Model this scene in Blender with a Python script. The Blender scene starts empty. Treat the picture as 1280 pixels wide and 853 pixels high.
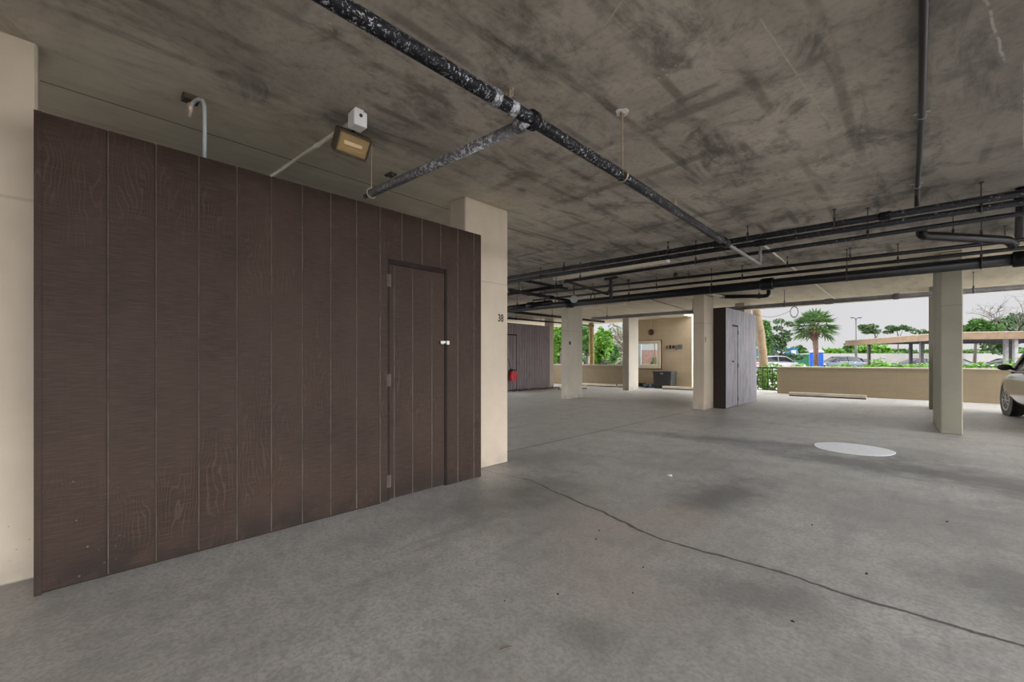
import bpy, math, random
from mathutils import Vector, Matrix
S = bpy.context.scene
COL = S.collection
PI = math.pi
R_ = math.radians

# ------------------------------------------------------------------ materials
class NT:
    def __init__(s, name):
        s.m = bpy.data.materials.new(name); s.m.use_nodes = True
        s.t = s.m.node_tree; s.n = s.t.nodes; s.l = s.t.links
        s.b = s.n['Principled BSDF']
        s.co = s.n.new('ShaderNodeTexCoord').outputs['Object']
    def set(s, sock, v):
        if v is None: return
        if hasattr(v, 'node'): s.l.new(v, sock)
        else:
            if isinstance(v, (tuple, list)) and len(v) == 3 and sock.type == 'RGBA': v = (*v, 1)
            sock.default_value = v
    def map(s, scale=(1, 1, 1), loc=(0, 0, 0), rot=(0, 0, 0), vec=None, kind='POINT'):
        n = s.n.new('ShaderNodeMapping'); n.vector_type = kind
        s.l.new(vec or s.co, n.inputs[0])
        n.inputs['Location'].default_value = loc; n.inputs['Rotation'].default_value = rot; n.inputs['Scale'].default_value = scale
        return n.outputs[0]
    def noise(s, scale, detail=4, rough=.55, vec=None, dist=0, out=0):
        n = s.n.new('ShaderNodeTexNoise'); s.l.new(vec or s.co, n.inputs['Vector'])
        n.inputs['Scale'].default_value = scale; n.inputs['Detail'].default_value = detail
        n.inputs['Roughness'].default_value = rough; n.inputs['Distortion'].default_value = dist
        return n.outputs[out]
    def vor(s, scale, vec=None, feature='F1'):
        n = s.n.new('ShaderNodeTexVoronoi'); n.feature = feature; s.l.new(vec or s.co, n.inputs['Vector'])
        n.inputs['Scale'].default_value = scale
        return n.outputs['Distance']
    def wave(s, scale, vec=None, dist=2, det=2, dscale=1, d='X'):
        n = s.n.new('ShaderNodeTexWave'); n.bands_direction = d; s.l.new(vec or s.co, n.inputs['Vector'])
        n.inputs['Scale'].default_value = scale; n.inputs['Distortion'].default_value = dist
        n.inputs['Detail'].default_value = det; n.inputs['Detail Scale'].default_value = dscale
        return n.outputs['Fac']
    def ramp(s, f, a, b, lo=0., hi=1.):
        n = s.n.new('ShaderNodeMapRange'); n.interpolation_type = 'SMOOTHSTEP'
        s.set(n.inputs[0], f); n.inputs[1].default_value = a; n.inputs[2].default_value = b
        n.inputs[3].default_value = lo; n.inputs[4].default_value = hi
        return n.outputs[0]
    def mix(s, f, a, b, mode='MIX'):
        n = s.n.new('ShaderNodeMix'); n.data_type = 'RGBA'; n.blend_type = mode
        s.set(n.inputs[0], f); s.set(n.inputs[6], a); s.set(n.inputs[7], b)
        return n.outputs[2]
    def math(s, op, a, b=None, c=None):
        n = s.n.new('ShaderNodeMath'); n.operation = op
        for i, v in enumerate((a, b, c)): s.set(n.inputs[i], v)
        return n.outputs[0]
    def xyz(s, vec=None):
        n = s.n.new('ShaderNodeSeparateXYZ'); s.l.new(vec or s.co, n.inputs[0]); return n.outputs
    def ellipse(s, cx, cy, rx, ry, rot=0, wob=None, soft=.5):
        v = s.map(scale=(rx, ry, 1), loc=(cx, cy, 0), rot=(0, 0, rot), kind='TEXTURE')
        m = s.n.new('ShaderNodeVectorMath'); m.operation = 'MULTIPLY'; s.l.new(v, m.inputs[0]); m.inputs[1].default_value = (1, 1, 0)
        l = s.n.new('ShaderNodeVectorMath'); l.operation = 'LENGTH'; s.l.new(m.outputs[0], l.inputs[0])
        d = l.outputs['Value']
        if wob is not None: d = s.math('ADD', d, wob)
        return s.ramp(d, 1.0 + soft * .5, 1.0 - soft, 0, 1)
    def bump(s, h, strength=.3, dist=.01, nrm=None):
        n = s.n.new('ShaderNodeBump'); n.inputs['Strength'].default_value = strength; n.inputs['Distance'].default_value = dist
        s.l.new(h, n.inputs['Height'])
        if nrm is not None: s.l.new(nrm, n.inputs['Normal'])
        return n.outputs[0]
    def done(s, color=None, rough=None, normal=None, metal=None, spec=None, **kw):
        s.set(s.b.inputs['Base Color'], color); s.set(s.b.inputs['Roughness'], rough); s.set(s.b.inputs['Normal'], normal)
        s.set(s.b.inputs['Metallic'], metal); s.set(s.b.inputs['Specular IOR Level'], spec)
        for k, v in kw.items(): s.set(s.b.inputs[k.replace('_', ' ')], v)
        return s.m

def plain(name, c, rough=.6, metal=0., var=.25, scale=6, bump=0., spec=.5, **kw):
    n = NT(name)
    f = n.noise(scale, 5, .6)
    c2 = tuple(max(0, x * (1 - var)) for x in c); c3 = tuple(min(1, x * (1 + var)) for x in c)
    col = n.mix(n.ramp(f, .3, .7), c2, c3)
    nr = n.bump(n.noise(scale * 12, 4), bump, .004) if bump else None
    return n.done(col, rough, nr, metal, spec, **kw)

M = {}
def floor_mat():
    n = NT('garage_concrete')
    big = n.noise(.55, 5, .6, dist=.4); mid = n.noise(3.2, 6, .65); fine = n.noise(45, 5, .7)
    c = n.mix(n.ramp(big, .3, .72), (.43, .42, .39), (.57, .56, .53))
    c = n.mix(n.ramp(mid, .35, .75, 0, .45), c, (.23, .225, .22))
    gr = n.noise(13, 9, .75, dist=.3)
    c = n.mix(n.ramp(gr, .46, .66, 0, .42), c, (.24, .235, .225))
    c = n.mix(n.ramp(fine, .42, .62, 0, .5), c, (.25, .245, .235))
    streak = n.noise(1.0, 5, .65, vec=n.map(scale=(5, .55, 1), rot=(0, 0, R_(8))))
    c = n.mix(n.ramp(streak, .52, .8, 0, .5), c, (.19, .187, .185))
    wob = n.math('MULTIPLY', n.math('SUBTRACT', n.noise(2.6, 9, .74), .5), 2.3)
    dk = (.125, .122, .118)
    for (cx, cy, rx, ry, rot, a) in [(-1.9, 6.75, 1.7, .30, 12, .75), (-.55, 6.25, 1.25, .42, -8, .85), (.55, 6.2, 1.0, .55, -30, .7), (-.3, 7.3, 1.3, .6, 0, .35),
                                     (-1.28, 4.0, .32, .75, -8, .75), (-2.55, 2.75, .42, .85, 0, .62), (-.62, 2.4, .40, .26, 25, .5), (.35, 3.35, .35, .45, 0, .6),
                                     (-1.9, 4.9, .9, .7, 20, .3), (-.1, 4.6, .9, .8, 0, .3), (.9, 4.8, .7, 1.1, 0, .35), (-3.25, 3.9, .5, .6, 0, .45), (-1.05, 1.55, .16, .12, 0, .4), (-2.9, 8.6, 1.1, .7, 0, .3)]:
        c = n.mix(n.math('MULTIPLY', n.ellipse(cx, cy, rx, ry, R_(rot), wob, .9), a), c, dk)
    for (cx, cy, rx, ry) in [(-1.62, 2.6, .5, .42), (-1.2, 2.0, .4, .3), (-1.35, 3.2, .3, .3)]:
        c = n.mix(n.math('MULTIPLY', n.ellipse(cx, cy, rx, ry, 0, wob, 1.), .3), c, (.46, .33, .28))
    # saw-cut joints
    x, y, z = n.xyz()
    wig = n.math('MULTIPLY', n.math('SUBTRACT', n.noise(1.3, 3, .5), .5), .26)
    wig2 = n.math('MULTIPLY', n.math('SUBTRACT', n.noise(14, 3, .6), .5), .035)
    d1 = n.math('ABSOLUTE', n.math('SUBTRACT', n.math('ADD', n.math('ADD', y, wig2), n.math('ADD', wig, n.math('MULTIPLY', n.ramp(x, -1.0, -3.0), -.36))), 2.74))
    j1 = n.math('MULTIPLY', n.ramp(d1, .017, .007), n.ramp(x, -3.1, -2.2, .25, 1))
    d2 = n.math('ABSOLUTE', n.math('SUBTRACT', n.math('ADD', x, n.math('MULTIPLY', wig2, .4)), -3.86))
    j2 = n.math('MULTIPLY', n.ramp(d2, .016, .007), n.ramp(y, 3.6, 3.8))
    d3 = n.math('ABSOLUTE', n.math('SUBTRACT', n.math('ADD', y, wig2), 9.05))
    j3 = n.math('MULTIPLY', n.ramp(d3, .02, .009), .6)
    j = n.math('MAXIMUM', n.math('MAXIMUM', j1, j2), j3)
    c = n.mix(n.math('MULTIPLY', n.ramp(d1, .10, .0), n.ramp(n.noise(9, 4), .5, .75, 0, .5)), c, (.16, .155, .15))
    c = n.mix(n.math('MULTIPLY', j, .85), c, (.045, .043, .04))
    # tiny aggregate flecks
    sp = n.vor(38); pick = n.noise(2.2, 3, .6)
    c = n.mix(n.math('MULTIPLY', n.ramp(sp, .09, .05), n.ramp(pick, .56, .66)), c, (.62, .61, .59))
    sp2 = n.vor(16, vec=n.map(loc=(3.3, 1.2, 0)))
    c = n.mix(n.math('MULTIPLY', n.ramp(sp2, .06, .035), n.ramp(n.noise(4, 2), .55, .62, 0, .8)), c, (.07, .065, .06))
    h = n.math('SUBTRACT', n.math('MULTIPLY', fine, .25), n.math('MULTIPLY', j, 1.6))
    return n.done(c, n.ramp(big, .3, .7, .42, .56), n.bump(h, .3, .005), 0, .5)
M['floor'] = floor_mat()

def ceil_mat():
    n = NT('sooty_concrete_slab')  # concrete ceiling slab, paler away from the drive aisle
    x, y, z = n.xyz()
    big = n.noise(.9, 6, .62, dist=.6); mid = n.noise(2.6, 7, .68, dist=.8); fine = n.noise(26, 6, .75)
    board = n.noise(1.0, 6, .7, vec=n.map(scale=(3.4, .7, 1), rot=(0, 0, R_(-12))), dist=.5)
    c = n.mix(n.ramp(big, .3, .7), (.32, .285, .247), (.50, .448, .388))
    c = n.mix(n.ramp(board, .5, .72, 0, .85), c, (.075, .068, .063))
    c = n.mix(n.ramp(mid, .52, .75, 0, .75), c, (.085, .077, .072))
    c = n.mix(n.ramp(fine, .45, .75, 0, .4), c, (.13, .118, .108))
    pat = n.noise(1.9, 9, .72, dist=.3, vec=n.map(loc=(7, 3, 0), scale=(1.3, .8, 1)))
    c = n.mix(n.ramp(pat, .50, .66, 0, .65), c, (.10, .09, .083))
    c = n.mix(n.math('MULTIPLY', n.ramp(x, -.9, .6, 0, .55), n.ramp(y, .3, 2.)), c, (.115, .108, .098))
    # formwork board imprints
    wx = n.wave(.82, vec=n.map(), dist=.5, det=1, d='X'); wy = n.wave(.42, vec=n.map(), dist=.7, det=1, d='Y')
    c = n.mix(n.math('MULTIPLY', n.ramp(wx, .12, .0), n.ramp(n.noise(1.7, 3), .4, .65, 0, .55)), c, (.09, .082, .075))
    c = n.mix(n.math('MULTIPLY', n.ramp(wy, .10, .0), n.ramp(n.noise(1.3, 3, vec=n.map(loc=(4, 2, 0))), .42, .65, 0, .5)), c, (.095, .088, .08))
    # paler tone mixed in away from the drive aisle
    wob = n.math('MULTIPLY', n.math('SUBTRACT', mid, .5), 1.4)
    cl1 = n.ramp(n.math('ADD', y, wob), 8.6, 10.4); cl2 = n.math('MULTIPLY', n.ramp(n.math('ADD', x, n.math('MULTIPLY', wob, .7)), -2.75, -3.75), n.ramp(y, 5.4, 2.6, .0, .8))
    pale_mix = n.mix(n.ramp(board, .35, .75), (.70, .63, .50), (.54, .475, .37))
    c = n.mix(n.math('MAXIMUM', cl1, cl2), c, pale_mix)
    # seams
    s1 = n.ramp(n.math('ABSOLUTE', n.math('ADD', x, n.math('ADD', 3.93, n.math('MULTIPLY', wob, .01)))), .011, .004)
    c = n.mix(n.math('MULTIPLY', s1, .7), c, (.05, .046, .042))
    # pale scratches and plaster flecks
    def scr(cx, cy, L, rot, w=.006):
        v = n.map(scale=(L, w, 1), loc=(cx, cy, 0), rot=(0, 0, R_(rot)), kind='TEXTURE')
        a, b, _ = n.xyz(v)
        b2 = n.math('ADD', b, n.math('MULTIPLY', n.math('SUBTRACT', n.noise(8, 3), .5), 3.))
        return n.math('MULTIPLY', n.math('MULTIPLY', n.ramp(n.math('ABSOLUTE', a), 1., .8), n.ramp(n.math('ABSOLUTE', b2), 1., .4)), n.ramp(n.noise(12, 3), .36, .52))
    for a in [(-.87, 1.75, .40, 152), (-.55, 3.1, .75, 86), (.24, 3.2, .6, 80, .008), (-.98, 2.6, .08, 100), (-3.35, 4.6, .4, 100), (.22, 2.3, .35, 20, .008), (.5, 4.6, .9, 84), (-3.1, .55, .5, 97)]:
        c = n.mix(n.math('MULTIPLY', scr(*a), .75), c, (.46, .44, .39))
    sp = n.vor(15, vec=n.map(loc=(.3, .7, 0)))
    c = n.mix(n.math('MULTIPLY', n.ramp(sp, .13, .07), n.ramp(n.noise(1.9, 4, .6), .6, .66)), c, (.55, .53, .48))
    h = n.math('ADD', n.math('MULTIPLY', fine, .5), n.math('MULTIPLY', board, .5))
    return n.done(c, .9, n.bump(h, .15, .008), 0, .2)
M['ceiling'] = ceil_mat()

def siding(name, base, dark, streaky=0., rough=.5, chips=False, fig=.5, sp=.25):
    n = NT(name)
    sc = n.map(scale=(1, 1, 1))
    saw = n.noise(1, 3, .6, vec=n.map(scale=(9, 9, 150)))
    fibre = n.noise(1, 5, .7, vec=n.map(scale=(55, 55, 2.2)))
    figv = n.map(scale=(1, 1, .26))
    figure = n.wave(15, vec=figv, dist=26, det=2, dscale=.6, d='Y')
    c = n.mix(n.ramp(n.noise(2.2, 5, .6), .3, .72), base, dark)
    c = n.mix(n.ramp(saw, .40, .72, 0, .5), c, tuple(x * 1.7 for x in base))
    where = n.ramp(n.noise(1.6, 3, .5), .46, .64)
    c = n.mix(n.math('MULTIPLY', n.ramp(figure, .76, .97, 0, .36 * fig), where), c, tuple(x * 2.3 for x in base))
    if streaky:
        c = n.mix(n.ramp(fibre, .42, .62, 0, streaky), c, tuple(x * .42 for x in base))
        c = n.mix(n.ramp(n.noise(1, 4, .6, vec=n.map(scale=(14, 14, .6), loc=(2, 2, 2))), .45, .7, 0, .5), c, tuple(min(1, x * 1.35) for x in base))
    if chips:
        x, y, z = n.xyz()
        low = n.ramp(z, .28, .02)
        near = n.math('MAXIMUM', n.ramp(y, .45, .05), n.math('MULTIPLY', n.ramp(n.math('ABSOLUTE', n.math('SUBTRACT', y, 2.45)), .14, .03), n.ramp(z, .62, .3)))
        ch = n.math('MULTIPLY', n.ramp(n.vor(26), .17, .10), n.ramp(n.noise(6, 3), .48, .58))
        c = n.mix(n.math('MULTIPLY', n.math('MULTIPLY', ch, near), n.ramp(z, .66, .35)), c, (.20, .17, .145))
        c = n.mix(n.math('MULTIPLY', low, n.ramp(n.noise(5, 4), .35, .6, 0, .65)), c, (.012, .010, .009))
    h = n.math('ADD', n.math('MULTIPLY', saw, .35), n.math('ADD', n.math('MULTIPLY', fibre, .25), n.math('MULTIPLY', n.math('MULTIPLY', figure, where), .6 * fig)))
    return n.done(c, rough, n.bump(h, .7, .004), 0, sp)
M['brown_siding'] = siding('brown_painted_siding', (.036, .0222, .0162), (.025, .0153, .0112), chips=True, fig=1., rough=.55, sp=.13)
M['grey_siding'] = siding('weathered_grey_siding', (.40, .39, .43), (.30, .29, .33), streaky=.9, rough=.55, fig=.2)
M['dull_siding'] = siding('dull_brown_siding', (.22, .185, .19), (.18, .15, .155), streaky=.6, rough=.7, fig=.2)
M['dark_siding'] = siding('dark_brown_siding', (.035, .027, .022), (.028, .021, .018), rough=.6, fig=.3)
M['groove_dust'] = plain('worn_brown_paint', (.125, .102, .088), .7, var=.3)  # lighter brown painting the lit edge along each siding groove
M['hinge_brown'] = plain('painted_hinge', (.075, .060, .052), .6, var=.2, spec=.2)
M['dark_trim'] = plain('dark_brown_paint', (.016, .011, .009), .6, spec=.1)

def painted(name, c, seam=True, rough=.75):
    n = NT(name)
    x, y, z = n.xyz()
    f = n.noise(1.4, 5, .6); fine = n.noise(60, 4, .7); pit = n.vor(24)
    col = n.mix(n.ramp(f, .3, .7), tuple(k * .9 for k in c), tuple(min(1, k * 1.06) for k in c))
    col = n.mix(n.math('MULTIPLY', n.ramp(z, .22, .0), n.ramp(n.noise(5, 4), .35, .65, 0, .6)), col, (.26, .235, .20))
    col = n.mix(n.ramp(n.noise(1.0, 4, .6, vec=n.map(scale=(6, 6, .5))), .55, .8, 0, .3), col, tuple(k * .72 for k in c))
    p = n.math('MULTIPLY', n.ramp(pit, .1, .05), n.ramp(n.noise(2.5, 2), .55, .65))
    col = n.mix(n.math('MULTIPLY', p, .7), col, tuple(k * .4 for k in c))
    h = n.math('SUBTRACT', n.math('MULTIPLY', fine, .4), p)
    if seam:
        d = n.math('ABSOLUTE', n.math('SUBTRACT', n.math('ADD', z, n.math('MULTIPLY', n.noise(3, 3), .03)), 2.06))
        sm = n.ramp(d, .012, .003)
        col = n.mix(n.math('MULTIPLY', sm, .35), col, tuple(k * .5 for k in c))
        h = n.math('SUBTRACT', h, sm)
    return n.done(col, rough, n.bump(h, .4, .004), 0, .3)
M['pillar'] = painted('beige_painted_concrete', (.425, .362, .285))
M['pillar_grey'] = painted('grey_beige_painted_concrete', (.46, .42, .35))
M['pillar_olive'] = painted('olive_grey_painted_concrete', (.27, .255, .20))  # darker copy, with the shade on the broad column put into its colour

def block(name, c, bw=.4, bh=.2, axis='x'):
    n = NT(name)
    x, y, z = n.xyz()
    cmb = n.n.new('ShaderNodeCombineXYZ'); n.l.new(x if axis == 'x' else y, cmb.inputs[0]); n.l.new(z, cmb.inputs[1])
    b = n.n.new('ShaderNodeTexBrick'); n.l.new(cmb.outputs[0], b.inputs['Vector'])
    b.inputs['Scale'].default_value = 1; b.inputs['Brick Width'].default_value = bw; b.inputs['Row Height'].default_value = bh
    b.inputs['Mortar Size'].default_value = .007; b.inputs['Mortar Smooth'].default_value = .4
    b.inputs['Color1'].default_value = (*c, 1); b.inputs['Color2'].default_value = (*[k * .95 for k in c], 1); b.inputs['Mortar'].default_value = (*[k * .86 for k in c], 1)
    col = n.mix(n.ramp(n.noise(1.1, 5, .65), .35, .75, 0, .45), b.outputs['Color'], tuple(k * .74 for k in c))
    col = n.mix(n.math('MULTIPLY', n.ramp(z, .25, .0), .2), col, (.36, .24, .13))
    h = n.math('ADD', n.math('MULTIPLY', n.noise(40, 3), .3), n.math('SUBTRACT', 1., b.outputs['Fac']))
    return n.done(col, .85, n.bump(h, .35, .005), 0, .3)
M['block'] = block('painted_block_wall', (.29, .235, .155))
M['block_back'] = block('painted_block_back_wall', (.50, .40, .27))
M['block_y'] = block('painted_block_side_wall', (.58, .50, .38), axis='y')
M['block_rear'] = block('painted_block_rear_wall', (.45, .38, .28))  # only for the added unseen wall behind the camera
M['cap'] = plain('pale_wall_cap', (.46, .41, .32), .7, var=.08)
M['cream'] = plain('cream_frame_paint', (.66, .57, .45), .55, var=.08)

def flaky(name, base, fleck, amount, scale=30, rough=.35):
    n = NT(name)
    f = n.noise(scale, 6, .75, dist=.6); g = n.noise(3.2, 3, .6)
    k = n.math('MULTIPLY', n.ramp(f, amount, amount + .06), n.ramp(g, .36, .56, .25, 1))
    c = n.mix(k, base, fleck)
    return n.done(c, n.ramp(f, .3, .7, rough, rough + .25), n.bump(f, .5, .003), 0, .14)
M['flaky_black'] = flaky('flaking_black_pipe_paint', (.010, .010, .012), (.36, .37, .40), .60, 46)
M['flaky_near'] = flaky('heavily_flaking_black_paint', (.010, .010, .012), (.42, .43, .46), .55, 60)
M['flaky_grey'] = flaky('flaking_grey_pipe_paint', (.13, .13, .14), (.55, .56, .60), .5, 40, .4)
M['black_pipe'] = plain('glossy_black_pipe', (.006, .006, .007), .36, var=.4, scale=9, bump=.1, spec=.22)
M['black'] = plain('black_iron', (.014, .013, .013), .5)
M['dark_rod'] = plain('dark_hanger_steel', (.035, .028, .024), .55)
M['steel'] = plain('grey_steel', (.38, .37, .36), .4, .4)
M['brass'] = plain('brass_sprinkler_metal', (.42, .33, .25), .45, .5)
M['grey_pipe'] = plain('grey_painted_pipe', (.19, .19, .20), .5, var=.2)
M['conduit'] = plain('pale_painted_conduit', (.50, .48, .40), .55, var=.1)
M['grey_conduit'] = plain('grey_plastic_conduit', (.34, .37, .38), .5, var=.1)
M['tail_grey'] = plain('dusty_grey_pipe', (.17, .165, .16), .5, var=.2)
M['white_box'] = plain('white_junction_box', (.66, .66, .65), .5, var=.06)
M['rust'] = plain('rusty_plate', (.06, .035, .022), .85, var=.5, scale=30)
M['bronze'] = plain('bronze_lamp_housing', (.055, .04, .022), .5, var=.2)
M['strip_light'] = plain('cream_lamp_diffuser', (.75, .66, .50), .5, var=.05)
def lens():
    n = NT('ribbed_amber_glass')
    w = n.wave(52, d='Y', dist=.2, det=0)
    c = n.mix(n.ramp(w, .2, .8), (.36, .22, .09), (.60, .43, .22))
    return n.done(c, .18, n.bump(w, .7, .004), 0, .6, Transmission_Weight=.25)
M['amber'] = lens()
M['lamp_glow_glass'] = plain('pale_amber_glass_ridge', (.62, .46, .26), .25, var=.1)  # pale ridge on the unlit lens, no glow
M['white_plaster'] = plain('white_plaster', (.72, .71, .68), .8)
M['stop'] = plain('wheel_stop_concrete', (.46, .41, .34), .8, var=.15, bump=.2)
M['stop_pale'] = plain('pale_wheel_stop_concrete', (.62, .55, .44), .8, var=.1, bump=.2)
M['silver'] = plain('brushed_silver', (.42, .42, .41), .45, .4, var=.05)
def white_patch():
    n = NT('white_chalky_patch')  # white material of the round floor patch
    c = n.mix(n.ramp(n.noise(60, 5, .7), .35, .7), (.74, .77, .80), (.90, .93, .96))
    return n.done(c, .6, n.bump(n.noise(80, 4), .3, .003), 0, .4)
M['patch'] = white_patch()
M['damp'] = plain('damp_dark_edge', (.05, .05, .05), .35, var=.2)
def glass():
    n = NT('reflective_window_glass')
    return n.done((.75, .78, .76), .03, None, .85, .8)
M['mirror_glass'] = glass()
def wglass():
    n = NT('clear_window_glass'); n.done((.9, .93, .92), .02, None, 0, .5)
    t = n.n.new('ShaderNodeBsdfTransparent'); t.inputs[0].default_value = (.92, .95, .94, 1); g = n.n.new('ShaderNodeBsdfGlossy'); g.inputs['Roughness'].default_value = .02
    mx = n.n.new('ShaderNodeMixShader'); mx.inputs[0].default_value = .12
    out = [k for k in n.n if k.type == 'OUTPUT_MATERIAL'][0]
    n.l.new(t.outputs[0], mx.inputs[1]); n.l.new(g.outputs[0], mx.inputs[2]); n.l.new(mx.outputs[0], out.inputs[0]); return n.m
M['window_glass'] = wglass()
M['pale_board'] = plain('pale_blue_board', (.28, .33, .33), .6, var=.1)
M['pink_board'] = plain('pinkish_board', (.26, .15, .125), .7, var=.2)
M['car_glass'] = plain('dark_car_glass', (.012, .014, .016), .08, 0, var=.05, spec=.12)
M['tyre'] = plain('tyre_rubber', (.012, .012, .012), .8)
M['rim'] = plain('alloy_rim', (.42, .42, .43), .3, .8, var=.05)
M['lamp_clear'] = plain('clear_lamp', (.7, .7, .7), .1)
M['lamp_red'] = plain('red_lamp', (.35, .01, .01), .2)
def paint(name, c, metal=.3, rough=.25, coat=.12):
    n = NT(name); return n.done(n.mix(n.noise(3, 2), c, tuple(k * .95 for k in c)), rough, None, metal, .3, Coat_Weight=coat, Coat_Roughness=.08)
M['bin'] = plain('dark_grey_plastic', (.030, .034, .036), .45)
M['blue_rag'] = plain('blue_grey_cloth', (.16, .20, .26), .9, var=.5, scale=14)
M['red'] = plain('red_fabric', (.50, .015, .02), .6, var=.3, scale=12)
M['bell'] = plain('dark_red_bell', (.085, .012, .008), .45)
M['leaf_debris'] = plain('dry_leaf', (.07, .045, .025), .8, var=.5, scale=40)
M['twig'] = plain('brown_twig', (.12, .055, .025), .8)
M['scrap'] = plain('white_scrap', (.75, .74, .72), .7)
M['ink'] = plain('black_stencil_paint', (.025, .022, .022), .7)
M['grey_ink'] = plain('faded_stencil_paint', (.13, .12, .12), .7)
def ground():
    n = NT('outdoor_paving')
    c = n.mix(n.ramp(n.noise(.25, 5, .6), .3, .7), (.36, .35, .33), (.46, .44, .41))
    return n.done(c, .9, n.bump(n.noise(30, 3), .2, .01), 0, .2)
M['ground'] = ground()
M['path'] = plain('pale_concrete_path', (.26, .24, .21), .85, var=.08)
def leaf(name, a, b, tr=.25):
    n = NT(name)
    o = n.n.new('ShaderNodeObjectInfo')
    f = n.noise(2.3, 3, .6); g = n.noise(17, 2)
    c = n.mix(n.ramp(f, .3, .7), a, b); c = n.mix(n.ramp(g, .35, .7, 0, .5), c, tuple(k * .55 for k in a))
    n.done(c, .55, None, 0, .35)
    t = n.n.new('ShaderNodeBsdfTranslucent'); n.l.new(c, t.inputs[0])
    mx = n.n.new('ShaderNodeMixShader'); mx.inputs[0].default_value = tr
    out = [k for k in n.n if k.type == 'OUTPUT_MATERIAL'][0]
    n.l.new(n.b.outputs[0], mx.inputs[1]); n.l.new(t.outputs[0], mx.inputs[2]); n.l.new(mx.outputs[0], out.inputs[0])
    return n.m
M['leaf_bright'] = leaf('bright_green_leaf', (.062, .165, .014), (.11, .24, .024), .3)
M['leaf_mid'] = leaf('mid_green_leaf', (.034, .094, .015), (.062, .138, .024), .28)
M['leaf_dark'] = leaf('dark_green_leaf', (.022, .052, .015), (.044, .088, .022), .22)
M['leaf_grey'] = leaf('grey_green_leaf', (.095, .12, .07), (.16, .17, .115), .22)
M['leaf_pale'] = leaf('dry_pale_twigs', (.19, .165, .135), (.27, .24, .20), .2)
M['palm_leaf'] = leaf('palm_leaf', (.036, .085, .024), (.09, .155, .042), .22)
M['bark'] = plain('grey_brown_bark', (.05, .041, .034), .9, var=.4, scale=12, bump=.5)
M['palm_bark'] = plain('red_brown_palm_bark', (.085, .046, .032), .9, var=.4, scale=10, bump=.5)
def palm_trunk():
    n = NT('tan_palm_trunk')
    w = n.wave(4.2, d='Z', dist=1.5, det=3)
    c = n.mix(n.ramp(n.noise(4, 5, .65), .3, .7), (.155, .115, .07), (.10, .073, .045))
    c = n.mix(n.ramp(w, .2, .0, 0, .45), c, (.2, .14, .09))
    return n.done(c, .9, n.bump(w, .4, .02), 0, .2)
M['tan_trunk'] = palm_trunk()
M['yellow_trunk'] = plain('yellow_tan_bark', (.27, .19, .07), .85, var=.35, scale=8, bump=.4)
M['fascia'] = plain('tan_fascia_board', (.10, .062, .031), .75, var=.18, scale=3)
M['roof_under'] = plain('dark_roof_underside', (.05, .05, .055), .8)
M['roof_top'] = plain('pale_roof_sheet', (.17, .14, .10), .8)
M['post_grey'] = plain('grey_carport_post', (.03, .029, .031), .7)
M['post_white'] = plain('white_carport_post', (.15, .15, .15), .6)
M['blue_plastic'] = plain('bright_blue_plastic', (.004, .062, .30), .4, var=.08)
M['white_roof'] = plain('white_plastic_roof', (.28, .29, .31), .5, var=.04)
M['container'] = plain('blue_container_steel', (.006, .085, .19), .5, var=.12)
M['container_dark'] = plain('dark_container_opening', (.012, .02, .03), .7)
M['white_sheet'] = plain('white_sheet_panel', (.26, .27, .29), .6, var=.05)
M['green_steel'] = plain('green_dumpster_steel', (.008, .085, .043), .5, var=.15)
M['fence_white'] = plain('white_boundary_wall', (.155, .15, .145), .8, var=.05, scale=1)
M['lamp_pole'] = plain('grey_lamp_pole', (.05, .052, .056), .5)

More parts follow.
